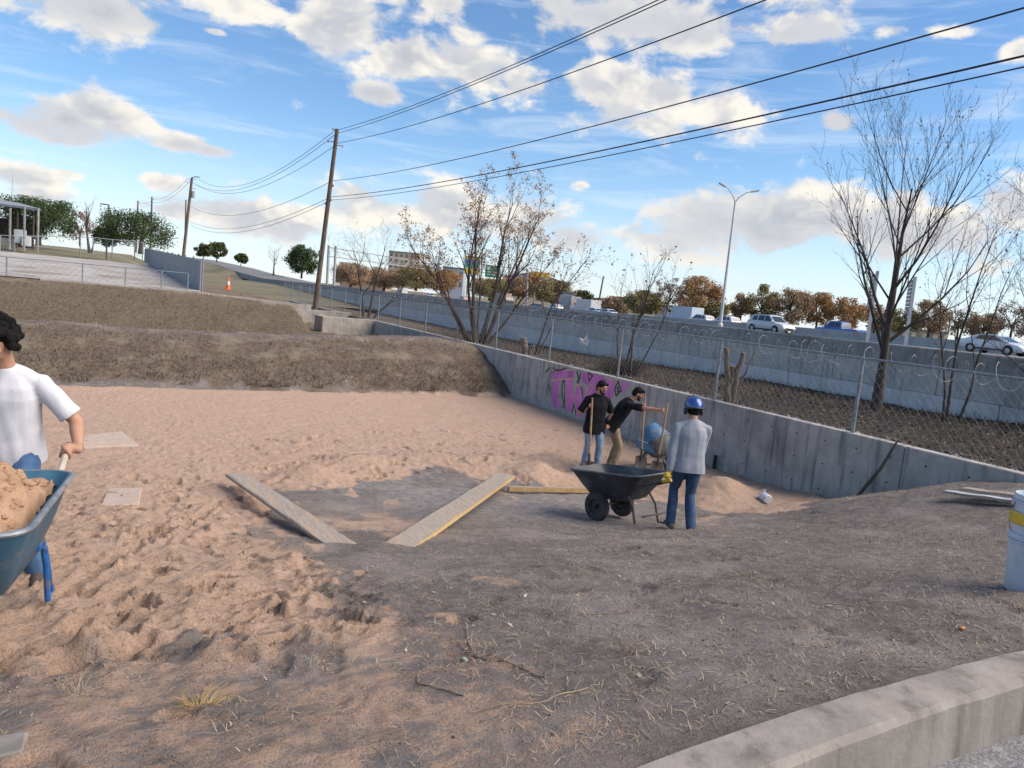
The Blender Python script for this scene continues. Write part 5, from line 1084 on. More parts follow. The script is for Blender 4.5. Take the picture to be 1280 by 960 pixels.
for (px, D, lab, args) in [(1052, 74, 'blue pickup truck half hidden behind the median barrier', (PKP, BLUE, PKC, PKW, .38)), (907, 92, 'white wagon behind the median at the foot of the street light', (SUVP, WHITE, SUVC, SUVW, .34)), (876, 104, 'pale hatchback below the orange tree behind the median', (SUVP, SILV, SUVC, SUVW, .34)),
        (692, 150, 'white car behind the median below the billboard', (SUVP, WHITE, SUVC, SUVW, .34)), (742, 140, 'white sedan with blue tint left of the warehouse', (SEDP, SILV, SEDC, SEDW, .33)), (758, 136, 'small white sedan just right of another sedan near the warehouse', (SEDP, WHITE, SEDC, SEDW, .33)), (536, 185, 'white pickup far away left of the many-stemmed tree', (PKP, WHITE, PKC, PKW, .38)), (668, 160, 'black car between the box truck and the billboard post', (SEDP, BLK, SEDC, SEDW, .33)), (577, 190, 'dark red car far away behind the tree stems', (SUVP, RED, SUVC, SUVW, .34))]:
    d = behind_median(px)
    car(lab, (d[0], d[1], fz(d[1])+.02), R(90), args[0], args[1], cabin=args[2], windows=args[3], wheel_r=args[4])
def box_truck(label, px, D, cabc, boxc, Lb=6.0, H=3.1, rz=R(90), dz=.02, off=10.):
    d = behind_median(px, off); t = thing('box_truck', label, 'truck', (d[0], d[1], fz(d[1])+dz), rz, 'vehicles on the freeway')
    MB().box((-Lb/2-.1, 0, .75+H/2-.3), (Lb, 2.4, H-.6), bev=.04).build('cargo_box', boxc, t); MB().box((-Lb/2, 0, .6), (Lb+.5, 1.0, .25)).build('chassis', M_TRIM, t)
    MB().prism([(0, .5), (1.9, .5), (1.9, 1.4), (1.55, 1.6), (1.1, 2.4), (0, 2.45)], -1.05, 1.05, lambda p, q: (p[0], q, p[1])).build('cab', cabc, t)
    MB().prism([(1.585, 1.64), (1.16, 2.32), (1.15, 2.32), (1.57, 1.64)], -.9, .9, lambda p, q: (p[0], q, p[1])).build('windscreen', M_GLASS, t)
    for s in (-1, 1): MB().box((.75, s*1.06, 1.95), (.8, .02, .5)).build('window', M_GLASS, t)
    for ax in (-Lb+1.2, 1.1):
        for s in (-1, 1): w_ = MB().lathe([(.25, -.14), (.46, -.14), (.5, -.08), (.5, .08), (.46, .14), (.25, .14)], (0, 0, 0), 18, axis='y').build('wheel', M_TYRE, t, smooth=True, loc=(ax, s*.95, .5)); MB().lathe([(.26, 0), (.2, .03*s), (0, .05*s)], (0, .1*s, 0), 14, axis='y').build('rim', M_RIM, w_)
    return t
box_truck('dark box truck with tan cargo box beyond the median, behind the tree', 632, 150, paint((.06, .06, .07)), pmat('tan_box', (.36, .31, .25), rough=.7), 6.2, 3.2, R(-90))
box_truck('white box van far down the freeway left of the many-stemmed tree', 499, 190, WHITE, pmat('white_box', (.66, .66, .65), rough=.6), 4.6, 2.9)
box_truck('white delivery truck parked below the green tree beyond the freeway', 724, 165, WHITE, pmat('white_box2', (.60, .60, .59), rough=.6), 5.5, 2.9)
box_truck('red-fronted truck left of the grey warehouse', 702, 170, RED, pmat('grey_box', (.35, .35, .37), rough=.6), 5.0, 3.4)
box_truck('white van beside the red-fascia shop left of the orange tree', 846, 120, WHITE, pmat('pale_blue_box', (.45, .55, .64), rough=.6), 4.6, 2.6)

# ------------------------------------------------------------------ people
def _capsule(m, a, b, r0, r1, n=12):
    a, b = Vector(a), Vector(b); d = b-a; L = d.length or 1e-6; d = d/L; pts = []; rad = []
    for t in (-1, -.8, -.45, 0): pts.append(a+d*(t*r0)); rad.append(r0*math.sqrt(max(1e-4, 1-t*t)))
    for t in (0, .45, .8, 1): pts.append(b+d*(t*r1)); rad.append(r1*math.sqrt(max(1e-4, 1-t*t)))
    m.tube(pts, rad, n)
def _ell(m, c, r, rot=None, n=14):
    k = n//2+1; prof = [(math.cos(-math.pi/2+math.pi*i/k), math.sin(-math.pi/2+math.pi*i/k)) for i in range(k+1)]; rot = rot or Matrix.Identity(3)
    vs = []; 
    for (q, z) in prof:
        for j in range(n): vs.append(Vector(c)+rot @ Vector((max(q, 1e-3)*math.cos(6.2832*j/n)*r[0], max(q, 1e-3)*math.sin(6.2832*j/n)*r[1], z*r[2])))
    m.raw(vs, [(i*n+j, i*n+(j+1) % n, (i+1)*n+(j+1) % n, (i+1)*n+j) for i in range(k) for j in range(n)] + [tuple(range(n-1, -1, -1)), tuple(range(k*n, (k+1)*n))])
def blob(name, parts, mat, parent, voxel=.012, smooth=6, folds=0, fseed=0, fscale=(16, 16, 5), cut=None):
    """one continuous surface grown over tapered limbs ('c', a, b, r0, r1) and rounded masses ('e', centre, radii)"""
    m = MB()
    for p in parts:
        if p[0] == 'c': _capsule(m, *p[1:])
        elif p[0] == 'l':
            n = 20; vs = []
            for (c_, rx, ry) in p[1]: vs += [c_+p[2]*(rx*math.copysign(abs(math.cos(6.2832*j/n))**.85, math.cos(6.2832*j/n)))+p[3]*(ry*math.copysign(abs(math.sin(6.2832*j/n))**.85, math.sin(6.2832*j/n))) for j in range(n)]
            k = len(p[1]); m.raw(vs, [(i*n+j, i*n+(j+1) % n, (i+1)*n+(j+1) % n, (i+1)*n+j) for i in range(k-1) for j in range(n)]+[tuple(range(n-1, -1, -1)), tuple(range((k-1)*n, k*n))])
        elif p[0] == 't': m.tube([p[1], Vector(p[1]).lerp(Vector(p[2]), .5), p[2]], [p[3], (p[3]+p[4])/2, p[4]], 16)
        else: _ell(m, *p[1:])
    tmp = m.build('tmp', mat)
    rm = tmp.modifiers.new('r', 'REMESH'); rm.mode = 'VOXEL'; rm.voxel_size = voxel
    if smooth: sm = tmp.modifiers.new('s', 'SMOOTH'); sm.factor = .5; sm.iterations = smooth
    dg = bpy.context.evaluated_depsgraph_get(); dg.update(); me = bpy.data.meshes.new_from_object(tmp.evaluated_get(dg), depsgraph=dg); me.name = name
    bpy.data.objects.remove(tmp, do_unlink=True)
    if folds:
        n = len(me.vertices); co = np.empty(n*3, np.float32); me.vertices.foreach_get('co', co); co = co.reshape(-1, 3); no = np.empty(n*3, np.float32); me.vertex_normals.foreach_get('vector', no); no = no.reshape(-1, 3)
        rg = np.random.default_rng(fseed); f = np.zeros(n)
        for k in range(7):
            w = rg.normal(size=3)*np.array(fscale)*(.6+.35*k); f += np.sin(co @ w + rg.uniform(0, 6) + 1.2*np.sin(co @ (rg.normal(size=3)*9)))/(1+.25*k)
        f = np.sign(f)*np.abs(f)**.8; co = co+no*(f*folds*.45)[:, None]; me.vertices.foreach_set('co', co.astype(np.float32).ravel())
    if cut:                                  # clean hem
        bm = bmesh.new(); bm.from_mesh(me); bmesh.ops.bisect_plane(bm, geom=bm.verts[:]+bm.edges[:]+bm.faces[:], plane_co=cut[0], plane_no=cut[1], clear_inner=True); bm.to_mesh(me); bm.free()
    me.polygons.foreach_set('use_smooth', [True]*len(me.polygons)); me.materials.clear(); me.materials.append(mat); me.update()
    o = bpy.data.objects.new(name, me); COL.objects.link(o); o.parent = parent; return o
V3 = lambda *a: Vector(a)
def ik(S, H, l1, l2, hint):
    S, H = Vector(S), Vector(H); d = H-S; L = min(d.length, (l1+l2)*.999); d = d.normalized(); a = (l1*l1-l2*l2+L*L)/(2*L); h = math.sqrt(max(0, l1*l1-a*a)); n = Vector(hint); n = (n-d*n.dot(d)).normalized()
    return S+d*a+n*h, S+d*L
def grip(c, a, n, hr=.018, s=1.0, thumb=1):
    """fingers wrapped round a handle: c on its axis, a = axis, n = side where the palm lies"""
    c, a, n = Vector(c), Vector(a).normalized(), Vector(n); n = (n-a*n.dot(a)).normalized(); m = a.cross(n); Rr = hr+.009; out = []
    out.append(('e', c+n*(Rr+.010)+m*.006, (.044*s, .017, .040), Matrix((a, n, m)).transposed()))
    for k in range(4):
        o = a*((k-1.5)*.0215*s); q = [c+o+(n*math.cos(t)+m*math.sin(t))*Rr for t in (.15, 1.0, 1.9, 2.8-.25*(k == 3))]
        out += [('c', q[i], q[i+1], .0098-.0007*i-.0008*(k == 3), .0092-.0007*i-.0008*(k == 3)) for i in range(3)]
    o = a*(.040*thumb); q = [c+o+(n*math.cos(t)+m*math.sin(t))*Rr for t in (-.25, -1.0, -1.9)]; out += [('c', c+n*(Rr+.012)+o*.6, q[0], .013, .011), ('c', q[0], q[1], .011, .0098), ('c', q[1], q[2], .0098, .008)]
    return out, c+n*(Rr+.014)-m*.052
M_SKIN = pmat('skin', (.40, .225, .15), (.34, .18, .12), scale=9, rough=.6, spec=.35)
M_HAIR = pmat('black_hair', (.006, .0055, .0055), (.012, .011, .011), scale=60, rough=.7, bump=.8, bscale=70, spec=.12)
M_WTEE = pmat('white_cotton', (.56, .56, .59), (.49, .49, .53), scale=7, rough=.9, bump=.15, bscale=90)
M_BTEE = pmat('black_cotton', (.009, .009, .012), (.017, .017, .021), scale=9, rough=.95, spec=.15)
M_GTEE = pmat('grey_cotton', (.27, .285, .32), (.215, .23, .265), scale=8, rough=.9, bump=.15, bscale=90)
M_JEAN = pmat('blue_denim', (.035, .075, .145), (.022, .050, .105), scale=10, rough=.9, c3=(.07, .13, .22), s3=4)
M_LJEAN = pmat('light_denim', (.18, .27, .38), (.12, .19, .29), scale=9, rough=.9, c3=(.28, .36, .45), s3=4)
M_KHAKI = pmat('khaki_cloth', (.27, .205, .135), (.21, .155, .10), scale=9, rough=.9)
M_BOOT = pmat('dark_boot', (.03, .028, .028), (.07, .055, .045), scale=14, rough=.8)
M_TANB = pmat('dusty_boot', (.18, .13, .09), (.10, .075, .055), scale=14, rough=.9)
M_GLOVE = pmat('yellow_glove', (.62, .42, .04), (.5, .32, .03), scale=20, rough=.8)
M_EYE = pmat('dark_eye', (.01, .009, .009), rough=.2); M_LIP = pmat('lips', (.28, .11, .09), rough=.5)
def person(label, loc, rz, pel, chest, head, hands, feet, mats, sleeve='short', hair='short', hint=((-1, -.6, -.2), (1, -.6, -.2)), look=(0, 1, 0), knee=(0, 1, 0), gl=None, build=1.0, seed=0, shirt_len=0, beard=False, arm=1.0):
    """joints in the person's own frame (x right, y forward, z up from the soles): pel, chest (base of neck), head centre, hands/feet = (left, right)"""
    t = thing('person', label, 'person', loc, rz); pel, chest, head = Vector(pel), Vector(chest), Vector(head); up = (chest-pel).normalized()
    lat = Vector((1, 0, 0)); lat = (lat-up*lat.dot(up)).normalized(); fw = up.cross(lat)*1.0
    if fw.y < 0: fw = -fw
    b = build; sh = [chest-up*.095-lat*.168*b, chest-up*.095+lat*.168*b]; hp = [pel-lat*.085, pel+lat*.085]
    skin = []; shirt = []; trou = []; look = Vector(look).normalized(); hx = look.cross(V3(0, 0, 1)).normalized(); hz = hx.cross(look); HR = Matrix((hx, look, hz)).transposed()
    hc = lambda x, y, z: head+HR @ V3(x, y, z)
    skin += [('e', head, (.074, .092, .108), HR), ('e', hc(0, .025, -.055), (.058, .066, .062), HR), ('e', hc(0, .045, -.092), (.030, .028, .022), HR), ('c', hc(0, .092, .005), hc(0, .108, -.026), .010, .0155), ('e', hc(-.076, -.005, -.015), (.010, .022, .032), HR), ('e', hc(.076, -.005, -.015), (.010, .022, .032), HR), ('c', hc(-.04, .080, .022), hc(.04, .080, .022), .013, .013),
             ('c', chest-up*.03, hc(0, -.015, -.07), .060, .054), ('e', hc(-.04, .062, -.03), (.022, .018, .022), HR), ('e', hc(.04, .062, -.03), (.022, .018, .022), HR), ('c', hc(-.022, .086, -.060), hc(.022, .086, -.060), .010, .010)]
    skin += [('c', pel, chest-up*.12, .08, .075)]
    mid = pel.lerp(chest, .45)
    sec = lambda f, rx, ry: (pel-up*(shirt_len+.03)+(chest-pel+up*(shirt_len+.03))*f, rx*b, ry*b)
    shirt += [('l', [sec(0, .186, .146), sec(.12, .183, .142), sec(.30, .168, .124), sec(.52, .166, .120), sec(.72, .172, .122), sec(.84, .158, .110), sec(.93, .120, .088), sec(1.0, .070, .070), sec(1.03, .064, .064)], lat, fw), ('c', sh[0]-up*.005, chest-up*.03-lat*.04, .060, .064), ('c', sh[1]-up*.005, chest-up*.03+lat*.04, .060, .064)]
    for k in (0, 1):
        H = hands[k]; s = (-1, 1)[k]
        if H[0] == 'grip': parts, wrist = grip(H[1], H[2], H[3], H[4] if len(H) > 4 else .018, 1, H[5] if len(H) > 5 else 1)
        el, wr = ik(sh[k], wrist, .295*arm, .265*arm, hint[k])
        if (wr-wrist).length > .01: parts = [(p[0], *[(q+(wr-wrist) if isinstance(q, Vector) else q) for q in p[1:]]) for p in parts]
        hand_mid = parts[0][1]
        gparts = parts+[('c', wr, hand_mid, .026, .030)]
        if gl: blob('glove', gparts+[('c', wr+(el-wr).normalized()*.05, wr, .034, .032)], gl, t, .005, 3)
        else: skin += gparts
        skin += [('c', sh[k], el, .048, .040), ('c', el, el.lerp(wr, .35), .041, .041), ('c', el.lerp(wr, .3), wr, .041, .027)]
        if sleeve == 'short': e = sh[k].lerp(el, .72); shirt += [('c', sh[k], sh[k].lerp(el, .35), .066, .066), ('t', sh[k].lerp(el, .2), sh[k].lerp(el, .86), .066, .072)]
        else: shirt += [('c', sh[k], el, .066, .060), ('c', el, wr.lerp(el, .12), .060, .045)]
    for k in (0, 1):
        ft = Vector(feet[k][0]); fd = Vector(feet[k][1]).normalized(); an = ft+V3(0, 0, .085); kn, an2 = ik(hp[k], an, .425, .42, knee)
        an = an2; skin += [('c', hp[k], kn, .07, .05), ('c', kn, an, .048, .036)]
        trou += [('c', hp[k]+up*.02, hp[k].lerp(kn, .5), .098, .086), ('c', hp[k].lerp(kn, .5), kn, .086, .066), ('c', kn, kn.lerp(an, .5), .066, .066), ('c', kn.lerp(an, .5), an+V3(0, 0, -.01), .066, .062)]
        so = blob('shoe', [('c', an+V3(0, 0, -.01), an+V3(0, 0, -.045), .046, .044), ('c', an-fd*.045+V3(0, 0, -.05), an+fd*.06+V3(0, 0, -.052), .040, .041), ('c', an+fd*.06+V3(0, 0, -.052), an+fd*.155+V3(0, 0, -.058), .041, .032)], mats['shoe'], t, .008, 3)
    trou += [('e', pel, (.165*b, .118*b, .115), Matrix((lat, fw, up)).transposed())]
    body = blob('body', skin, M_SKIN, t, .0075, 3)
    blob('shirt', shirt, mats['shirt'], t, .010, 3, .0045, seed, (24, 24, 5), (pel-up*(shirt_len+.015), up)); blob('trousers', trou, mats['trousers'], t, .011, 4, .0065, seed+1, (14, 14, 11))
    for s in (-1, 1):
        m = MB(); _ell(m, hc(.031*s, .088, .006), (.013, .006, .007), HR, 10); m.build('eye', M_EYE, t, smooth=True)
        m = MB(); _capsule(m, hc(.016*s, .096, .026), hc(.046*s, .085, .028), .005, .004, 6); m.build('eyebrow', M_HAIR, t, smooth=True)
    m = MB(); _capsule(m, hc(-.02, .094, -.062), hc(.02, .094, -.062), .006, .006, 6); m.build('mouth', M_LIP, t, smooth=True)
    if beard:
        blob('beard', [('c', hc(-.035, .082, -.048), hc(.035, .082, -.048), .012, .012), ('e', hc(0, .062, -.098), (.045, .04, .026), HR), ('c', hc(-.058, .03, -.04), hc(-.04, .06, -.095), .016, .018), ('c', hc(.058, .03, -.04), hc(.04, .06, -.095), .016, .018)], M_HAIR, t, .007, 2)
    if hair != 'none':
        rg = random.Random(seed+9); hh = [('e', hc(0, -.016, .032), (.086, .096, .092), HR), ('e', hc(0, -.052, -.01), (.078, .062, .085), HR)]
        if hair == 'short': hh += [('c', hc(-.05, .068, .075), hc(.05, .068, .075), .026, .026)]
        if hair == 'curly':
            for k in range(110):
                a, e = rg.uniform(0, 6.28), rg.uniform(-.6, 1.45); r_ = .112+rg.uniform(-.008, .014); q = V3(math.cos(a)*math.cos(e)*r_*.92, math.sin(a)*math.cos(e)*r_-.018, math.sin(e)*r_*1.08+.018)
                if q.y > .045 and q.z < .06: continue
                hh.append(('e', hc(*q), (.026, .026, .026), HR))
        if hair == 'helmet': hh = [('e', hc(0, -.03, -.025), (.083, .082, .085), HR)]
        blob('hair', hh, M_HAIR, t, .008, 1 if hair == 'curly' else 3, .004, seed+4, (40, 40, 40))
    return t, hc, HR
def w2l(p, loc, rz):
    q = Vector(p)-Vector(loc); return Matrix.Rotation(-rz, 3, 'Z') @ q

# ------------------------------------------------------------------ wheelbarrows
def barrow(label, O, heading, pal, tray, rails, wheels, legs, pitch=0):
    rz = math.atan2(heading[1], heading[0]); t = thing('wheelbarrow', label, 'wheelbarrow', O, rz); t.rotation_euler = (0, pitch, rz)
    # tray: lofted rounded sections, outer and inner skin with a rolled lip
    def sect(x0, x1, w0, w1, z, z_f=0, n=8):
        out = []; r_ = min(w0, w1)*.35
        for (cx, cy, a0, w_) in ((x1, 1, 0, w1), (x0, 1, 90, w0), (x0, -1, 180, w0), (x1, -1, 270, w1)):
            for k in range(n):
                a = R(a0+90*k/(n-1)); px = cx+(-r_ if cx == x1 else r_)+r_*math.cos(a); py = cy*(w_-r_)+r_*math.sin(a); out.append((px, py, z+z_f*max(0, (px-x0)/(x1-x0))))
        return out
    m = MB(); rings = [sect(*s) for s in tray]; n = len(rings[0])
    for r_ in rings: m.v += r_
    inn = [[(x*.985+.0, y*.965, z+.012) for x, y, z in r_] for r_ in rings]
    lip = [(x, y, z+.004) for x, y, z in rings[-1]]
    for r_ in reversed(inn): m.v += r_
    k = len(rings)*2; m.f += [(i*n+j, i*n+(j+1) % n, (i+1)*n+(j+1) % n, (i+1)*n+j) for i in range(k-1) for j in range(n)]+[tuple(range(n)), tuple((k-1)*n+j for j in range(n-1, -1, -1))]
    tr = m.build('tray', pal['tray'], t, smooth=True)
    rim = rings[-1]; MB().tube(rim+[rim[0], rim[1]], .014, 8, cap=False).build('rim', pal['rim'], tr, smooth=True)
    for s in (-1, 1):
        MB().tube([(x, y*s, z) for x, y, z in rails], .019, 8, flat=1).build('handle', pal['rail'], t, smooth=True)
        x, y, z = rails[0]; x2, y2, z2 = rails[1]; d = Vector((x2-x, (y2-y)*s, z2-z)).normalized(); a = Vector((x, y*s, z)); MB().tube([a-d*.01, a+d*.12], .0225, 10).build('grip', pal['grip'], t, smooth=True)
        MB().tube([(a_, b_*s, c_) for a_, b_, c_ in legs], .016, 8).build('leg', pal['frame'], t, smooth=True)
        if pal.get('plate'):
            q = legs[-1]; MB().box((legs[0][0]*.5+q[0]*.5-.02, legs[0][1]*s*1.0+.002*s, (legs[0][2]+q[2])/2), (.07, .012, abs(legs[0][2]-q[2])), bev=.003).build('leg_plate', pal['frame'], t)
    lx = legs[-1]; MB().tube([(lx[0], -lx[1], lx[2]+.14), (lx[0], lx[1], lx[2]+.14)], .012, 6).build('cross_brace', pal['frame'], t)
    MB().box((legs[0][0]+.03, 0, legs[0][2]-.03), (.05, abs(legs[0][1])*2.05, .10), bev=.005).build('cross_plate', pal['frame'], t)
    for (x, y, r_) in wheels:
        w_ = MB().lathe([(r_*.52, -.038), (r_*.80, -.046), (r_*.95, -.034), (r_, -.015), (r_, .015), (r_*.95, .034), (r_*.80, .046), (r_*.52, .038)], (0, 0, 0), 28, axis='y').build('wheel', pal['tyre'], t, smooth=True, loc=(x, y, r_))
        MB().lathe([(r_*.54, -.03), (r_*.46, -.012), (r_*.18, -.012), (r_*.14, -.05), (0, -.05)], (0, 0, 0), 20, axis='y').lathe([(r_*.54, .03), (r_*.46, .012), (r_*.18, .012), (r_*.14, .05), (0, .05)], (0, 0, 0), 20, axis='y').build('rim', pal['hub'], w_, smooth=True)
    ys = [w[1] for w in wheels]; r_ = wheels[0][2]; MB().tube([(wheels[0][0], min(ys)-.09, r_), (wheels[0][0], max(ys)+.09, r_)], .011, 8).build('axle', pal['frame'], t)
    for s in (-1, 1): MB().tube([(wheels[0][0], s*(max(ys)+.03 if len(wheels) < 2 else .15), r_), (-.05, s*.17, .33), (-.45, s*.19, .36)], .014, 6).build('strut', pal['frame'], t, smooth=True)
    return t, rz
M_BPLAST = pmat('black_poly_tray', (.020, .024, .032), (.035, .04, .05), scale=7, rough=.5, c3=(.10, .095, .09), s3=3)
M_BFRAME = pmat('black_frame', (.02, .02, .024), (.05, .045, .04), scale=12, rough=.6)
M_WHAND = pmat('wood_handle', (.36, .235, .12), (.27, .165, .08), scale=5, rough=.7, stretch=(1, 1, 1))
M_TYD = pmat('dusty_tyre', (.03, .03, .032), (.075, .068, .062), scale=8, rough=.95)
hb = Vector((-.26, .966)); hbl = Vector((-hb.y, hb.x)); manA = Vector((-4.30, -1.02)); ob = manA+hb*1.12
OB = (ob.x, ob.y, gz(ob.x, ob.y)+.0)
BP = dict(tray=M_BPLAST, rim=pmat('grey_worn_rim', (.13, .13, .135), (.07, .07, .075), scale=9, rough=.6), rail=M_BFRAME, grip=pmat('yellow_grip', (.62, .43, .05), rough=.6), frame=M_BFRAME, tyre=M_TYD, hub=M_BFRAME)
bB, rzB = barrow('black two-wheeled wheelbarrow in front of the helmeted man', OB, hb, BP, [(-.42, .12, .20, .20, .31), (-.48, .17, .24, .25, .34), (-.62, .30, .31, .32, .50), (-.74, .42, .355, .37, .655), (-.77, .46, .375, .39, .675, .02)], [(-1.22, .29, .67), (-1.05, .29, .63), (-.55, .25, .50), (-.1, .2, .38), (.1, .17, .25)], [(.02, -.26, .205), (.02, .26, .205)], [(-.45, .22, .46), (-.58, .24, .25), (-.62, .24, .01), (-.74, .24, .01)], pitch=R(9))
wl = lambda O, rz, p, pi=0: Vector(O)+Matrix.Rotation(rz, 3, 'Z') @ (Matrix.Rotation(pi, 3, 'Y') @ Vector(p))
hL, hR_ = wl(OB, rzB, (-1.16, .29, .655), R(9)), wl(OB, rzB, (-1.16, -.29, .655), R(9))
locA = (manA.x, manA.y, gz(manA.x, manA.y)-.01); rzA = R(-24)
la, ra = w2l(hL, locA, rzA), w2l(hR_, locA, rzA); hd = Matrix.Rotation(-rzA, 3, 'Z') @ Vector((hb.x, hb.y, .1))
A, hcA, HRA = person('man in blue helmet, grey long-sleeved shirt and jeans seen from behind, at the black wheelbarrow', locA, rzA, (0, -.05, .88), (.0, .0, 1.40), (.0, .05, 1.555), (('grip', la, -hd, (-.5, -.2, .8)), ('grip', ra, hd, (.5, -.2, .8))),
    (((-.11, .06, 0), (-.1, 1, 0)), ((.10, -.12, 0), (.25, 1, 0))), dict(shirt=M_GTEE, trousers=M_JEAN, shoe=M_TANB), sleeve='long', hair='helmet', hint=((-1, -.5, 0), (1, -.5, 0)), look=(-.12, 1, -.22), gl=M_GLOVE, build=1.10, seed=3, shirt_len=.10)
M_HELM = pmat('blue_helmet_shell', (.015, .05, .22), (.02, .07, .28), scale=3, rough=.22, coat=.5)
hm = thing('helmet', 'blue hard helmet with black rim worn by the man at the black wheelbarrow', 'helmet', locA, rzA)
m = MB(); n = 24; prof = [(1.0, -.25), (1.02, -.05), (1.0, .2), (.93, .45), (.78, .68), (.55, .86), (.28, .96), (0.01, 1.0)]
for (q, z) in prof:
    for j in range(n): a = 6.2832*j/n; m.v.append(tuple(hcA(q*.108*math.cos(a), q*.130*math.sin(a)-.012, z*.125+.022)))
m.f += [(i*n+j, i*n+(j+1) % n, (i+1)*n+(j+1) % n, (i+1)*n+j) for i in range(len(prof)-1) for j in range(n)]
shl = m.build('shell', M_HELM, hm, smooth=True)
MB().tube([hcA(.108*math.cos(a), .131*math.sin(a)-.012, -.012) for a in np.linspace(0, 6.2832, 25)], .010, 8, cap=False).build('rim', M_TRIM, hm, smooth=True)
for s in (-1, 1):
    m = MB(); _ell(m, hcA(.104*s, -.012, -.045), (.024, .042, .05), HRA, 14); m.build('ear_cup', M_TRIM, hm, smooth=True)
MB().tube([hcA(-.106, -.012, -.02), hcA(-.11, -.012, .05), hcA(-.07, -.012, .14), hcA(0, -.012, .155), hcA(.07, -.012, .14), hcA(.11, -.012, .05), hcA(.106, -.012, -.02)], .007, 6).build('head_band', M_TRIM, hm, smooth=True)

# blue barrow with the man on the left
hA = Vector((-.06, -.998)); OA2 = Vector((-11.17, -4.20)); OAz = 1.06; OBA = (OA2.x, OA2.y, gz(OA2.x, OA2.y)-.09)
M_BLUET = pmat('scuffed_blue_tray', (.045, .135, .21), (.03, .09, .15), scale=5, rough=.5, c3=(.22, .19, .15), s3=3.2, metal=.1)
M_BLUEF = pmat('bright_blue_frame', (.012, .12, .36), (.012, .09, .28), scale=9, rough=.45, c3=(.15, .14, .13), s3=6)
M_PALEW = pmat('pale_wood_handle', (.45, .40, .33), (.36, .31, .25), scale=6, rough=.8)
BA = dict(tray=M_BLUET, rim=pmat('worn_steel_rim', (.28, .29, .30), (.16, .18, .20), scale=12, rough=.5, metal=.4), rail=M_PALEW, grip=M_TRIM, frame=M_BLUEF, tyre=M_TYD, hub=M_BLUEF, plate=True)
bA, rzBA = barrow('blue steel wheelbarrow heaped with sand at the left edge', OBA, hA, BA, [(-.62, -.05, .20, .17, .30), (-.66, .0, .235, .20, .32), (-.78, .16, .30, .27, .50), (-.87, .26, .345, .32, .655), (-.90, .29, .36, .34, .68, .03)], [(-1.30, .27, .74), (-1.1, .27, .68), (-.6, .25, .44), (.1, .14, .27), (.38, .08, .21)], [(.40, 0, .20)], [(-.60, .25, .42), (-.66, .265, .22), (-.70, .27, .01), (-.80, .27, .02), (-.62, .262, .34)])
# sand heap in the blue barrow
def heap(name, label, O, rz, x0, x1, w_, z0, h_, mat, seed, n=70):
    V = []; F = []
    for i in range(n+1):
        for j in range(n+1):
            a, b = i/n*2-1, j/n*2-1; x = (x0+x1)/2+(x1-x0)/2*a; y = w_*b; e = max(abs(a)**3, abs(b)**3); q = math.sqrt(min(1, (a*a+b*b)))
            z = z0+h_*(max(0, 1-q)**.75) - (.03 if e > .9 else 0); V.append((x, y, z))
    V = np.array(V); V[:, 2] += .028*fbm(V[:, 0]*9, V[:, 1]*9, seed, 4)+.016*fbm(V[:, 0]*28, V[:, 1]*28, seed+5, 2); id_ = np.arange((n+1)**2).reshape(n+1, n+1)
    F = np.stack([id_[:-1, :-1], id_[1:, :-1], id_[1:, 1:], id_[:-1, 1:]], -1).reshape(-1, 4); o = fast_mesh(name, V, F, mat, smooth=True); o.location = O; o.rotation_euler = (0, 0, rz); tag(o, label, 'sand'); return o
M_LOADS = pmat('damp_sand', (.47, .30, .185), (.36, .22, .135), scale=14, rough=.95, bump=.8, bscale=90)
heap('sand_load', 'heap of tan sand filling the blue wheelbarrow', OBA, rzBA, -.82, .19, .285, .660, .26, M_LOADS, 60)
rg = random.Random(8)
m = MB()
for k in range(150):
    x, y = rg.uniform(-.76, .13), rg.uniform(-.24, .24); a, b = (x+.315)/.505, y/.285; z = .660+.26*max(0, 1-math.sqrt(min(1, a*a+b*b)))**.75; r_ = rg.uniform(.008, .03); _ell(m, (x, y, z+.004), (r_, r_*rg.uniform(.7, 1.2), r_*.75), Matrix.Rotation(rg.uniform(0, 6), 3, 'Z'), 6)
o = m.build('sand_clods', M_LOADS); o.location = OBA; o.rotation_euler = (0, 0, rzBA); tag(o, 'clods of sand lying on the barrow load', None, kind='stuff')
locL = (-11.16, -2.72, gz(-11.16, -2.72)+.0); rzL = R(172)
gl_, gr_ = wl(OBA, rzBA, (-1.22, .27, .715)), wl(OBA, rzBA, (-1.22, -.27, .715))
ll, lr = w2l(gl_, locL, rzL), w2l(gr_, locL, rzL); hd = Matrix.Rotation(-rzL, 3, 'Z') @ Vector((hA.x, hA.y, -.25))
person('man in white T-shirt and blue jeans pushing the blue wheelbarrow at the left edge', locL, rzL, (.0, -.05, .86), (.0, .04, 1.35), (.03, .14, 1.525), (('grip', ll, hd, (-.3, -.2, .9), .02, 1), ('grip', lr, -hd, (.3, -.2, .9), .02, 1)),
    (((-.18, .02, 0), (-.15, 1, 0)), ((.13, -.28, 0), (.1, 1, 0))), dict(shirt=M_WTEE, trousers=M_LJEAN if False else pmat('mid_denim', (.075, .155, .29), (.05, .11, .22), scale=12, rough=.9, c3=(.13, .22, .36), s3=5), shoe=M_BOOT), hair='curly', hint=((-.15, -1, .1), (.15, -1, .1)), look=(.32, 1, -.55), build=1.06, seed=11, shirt_len=.08)

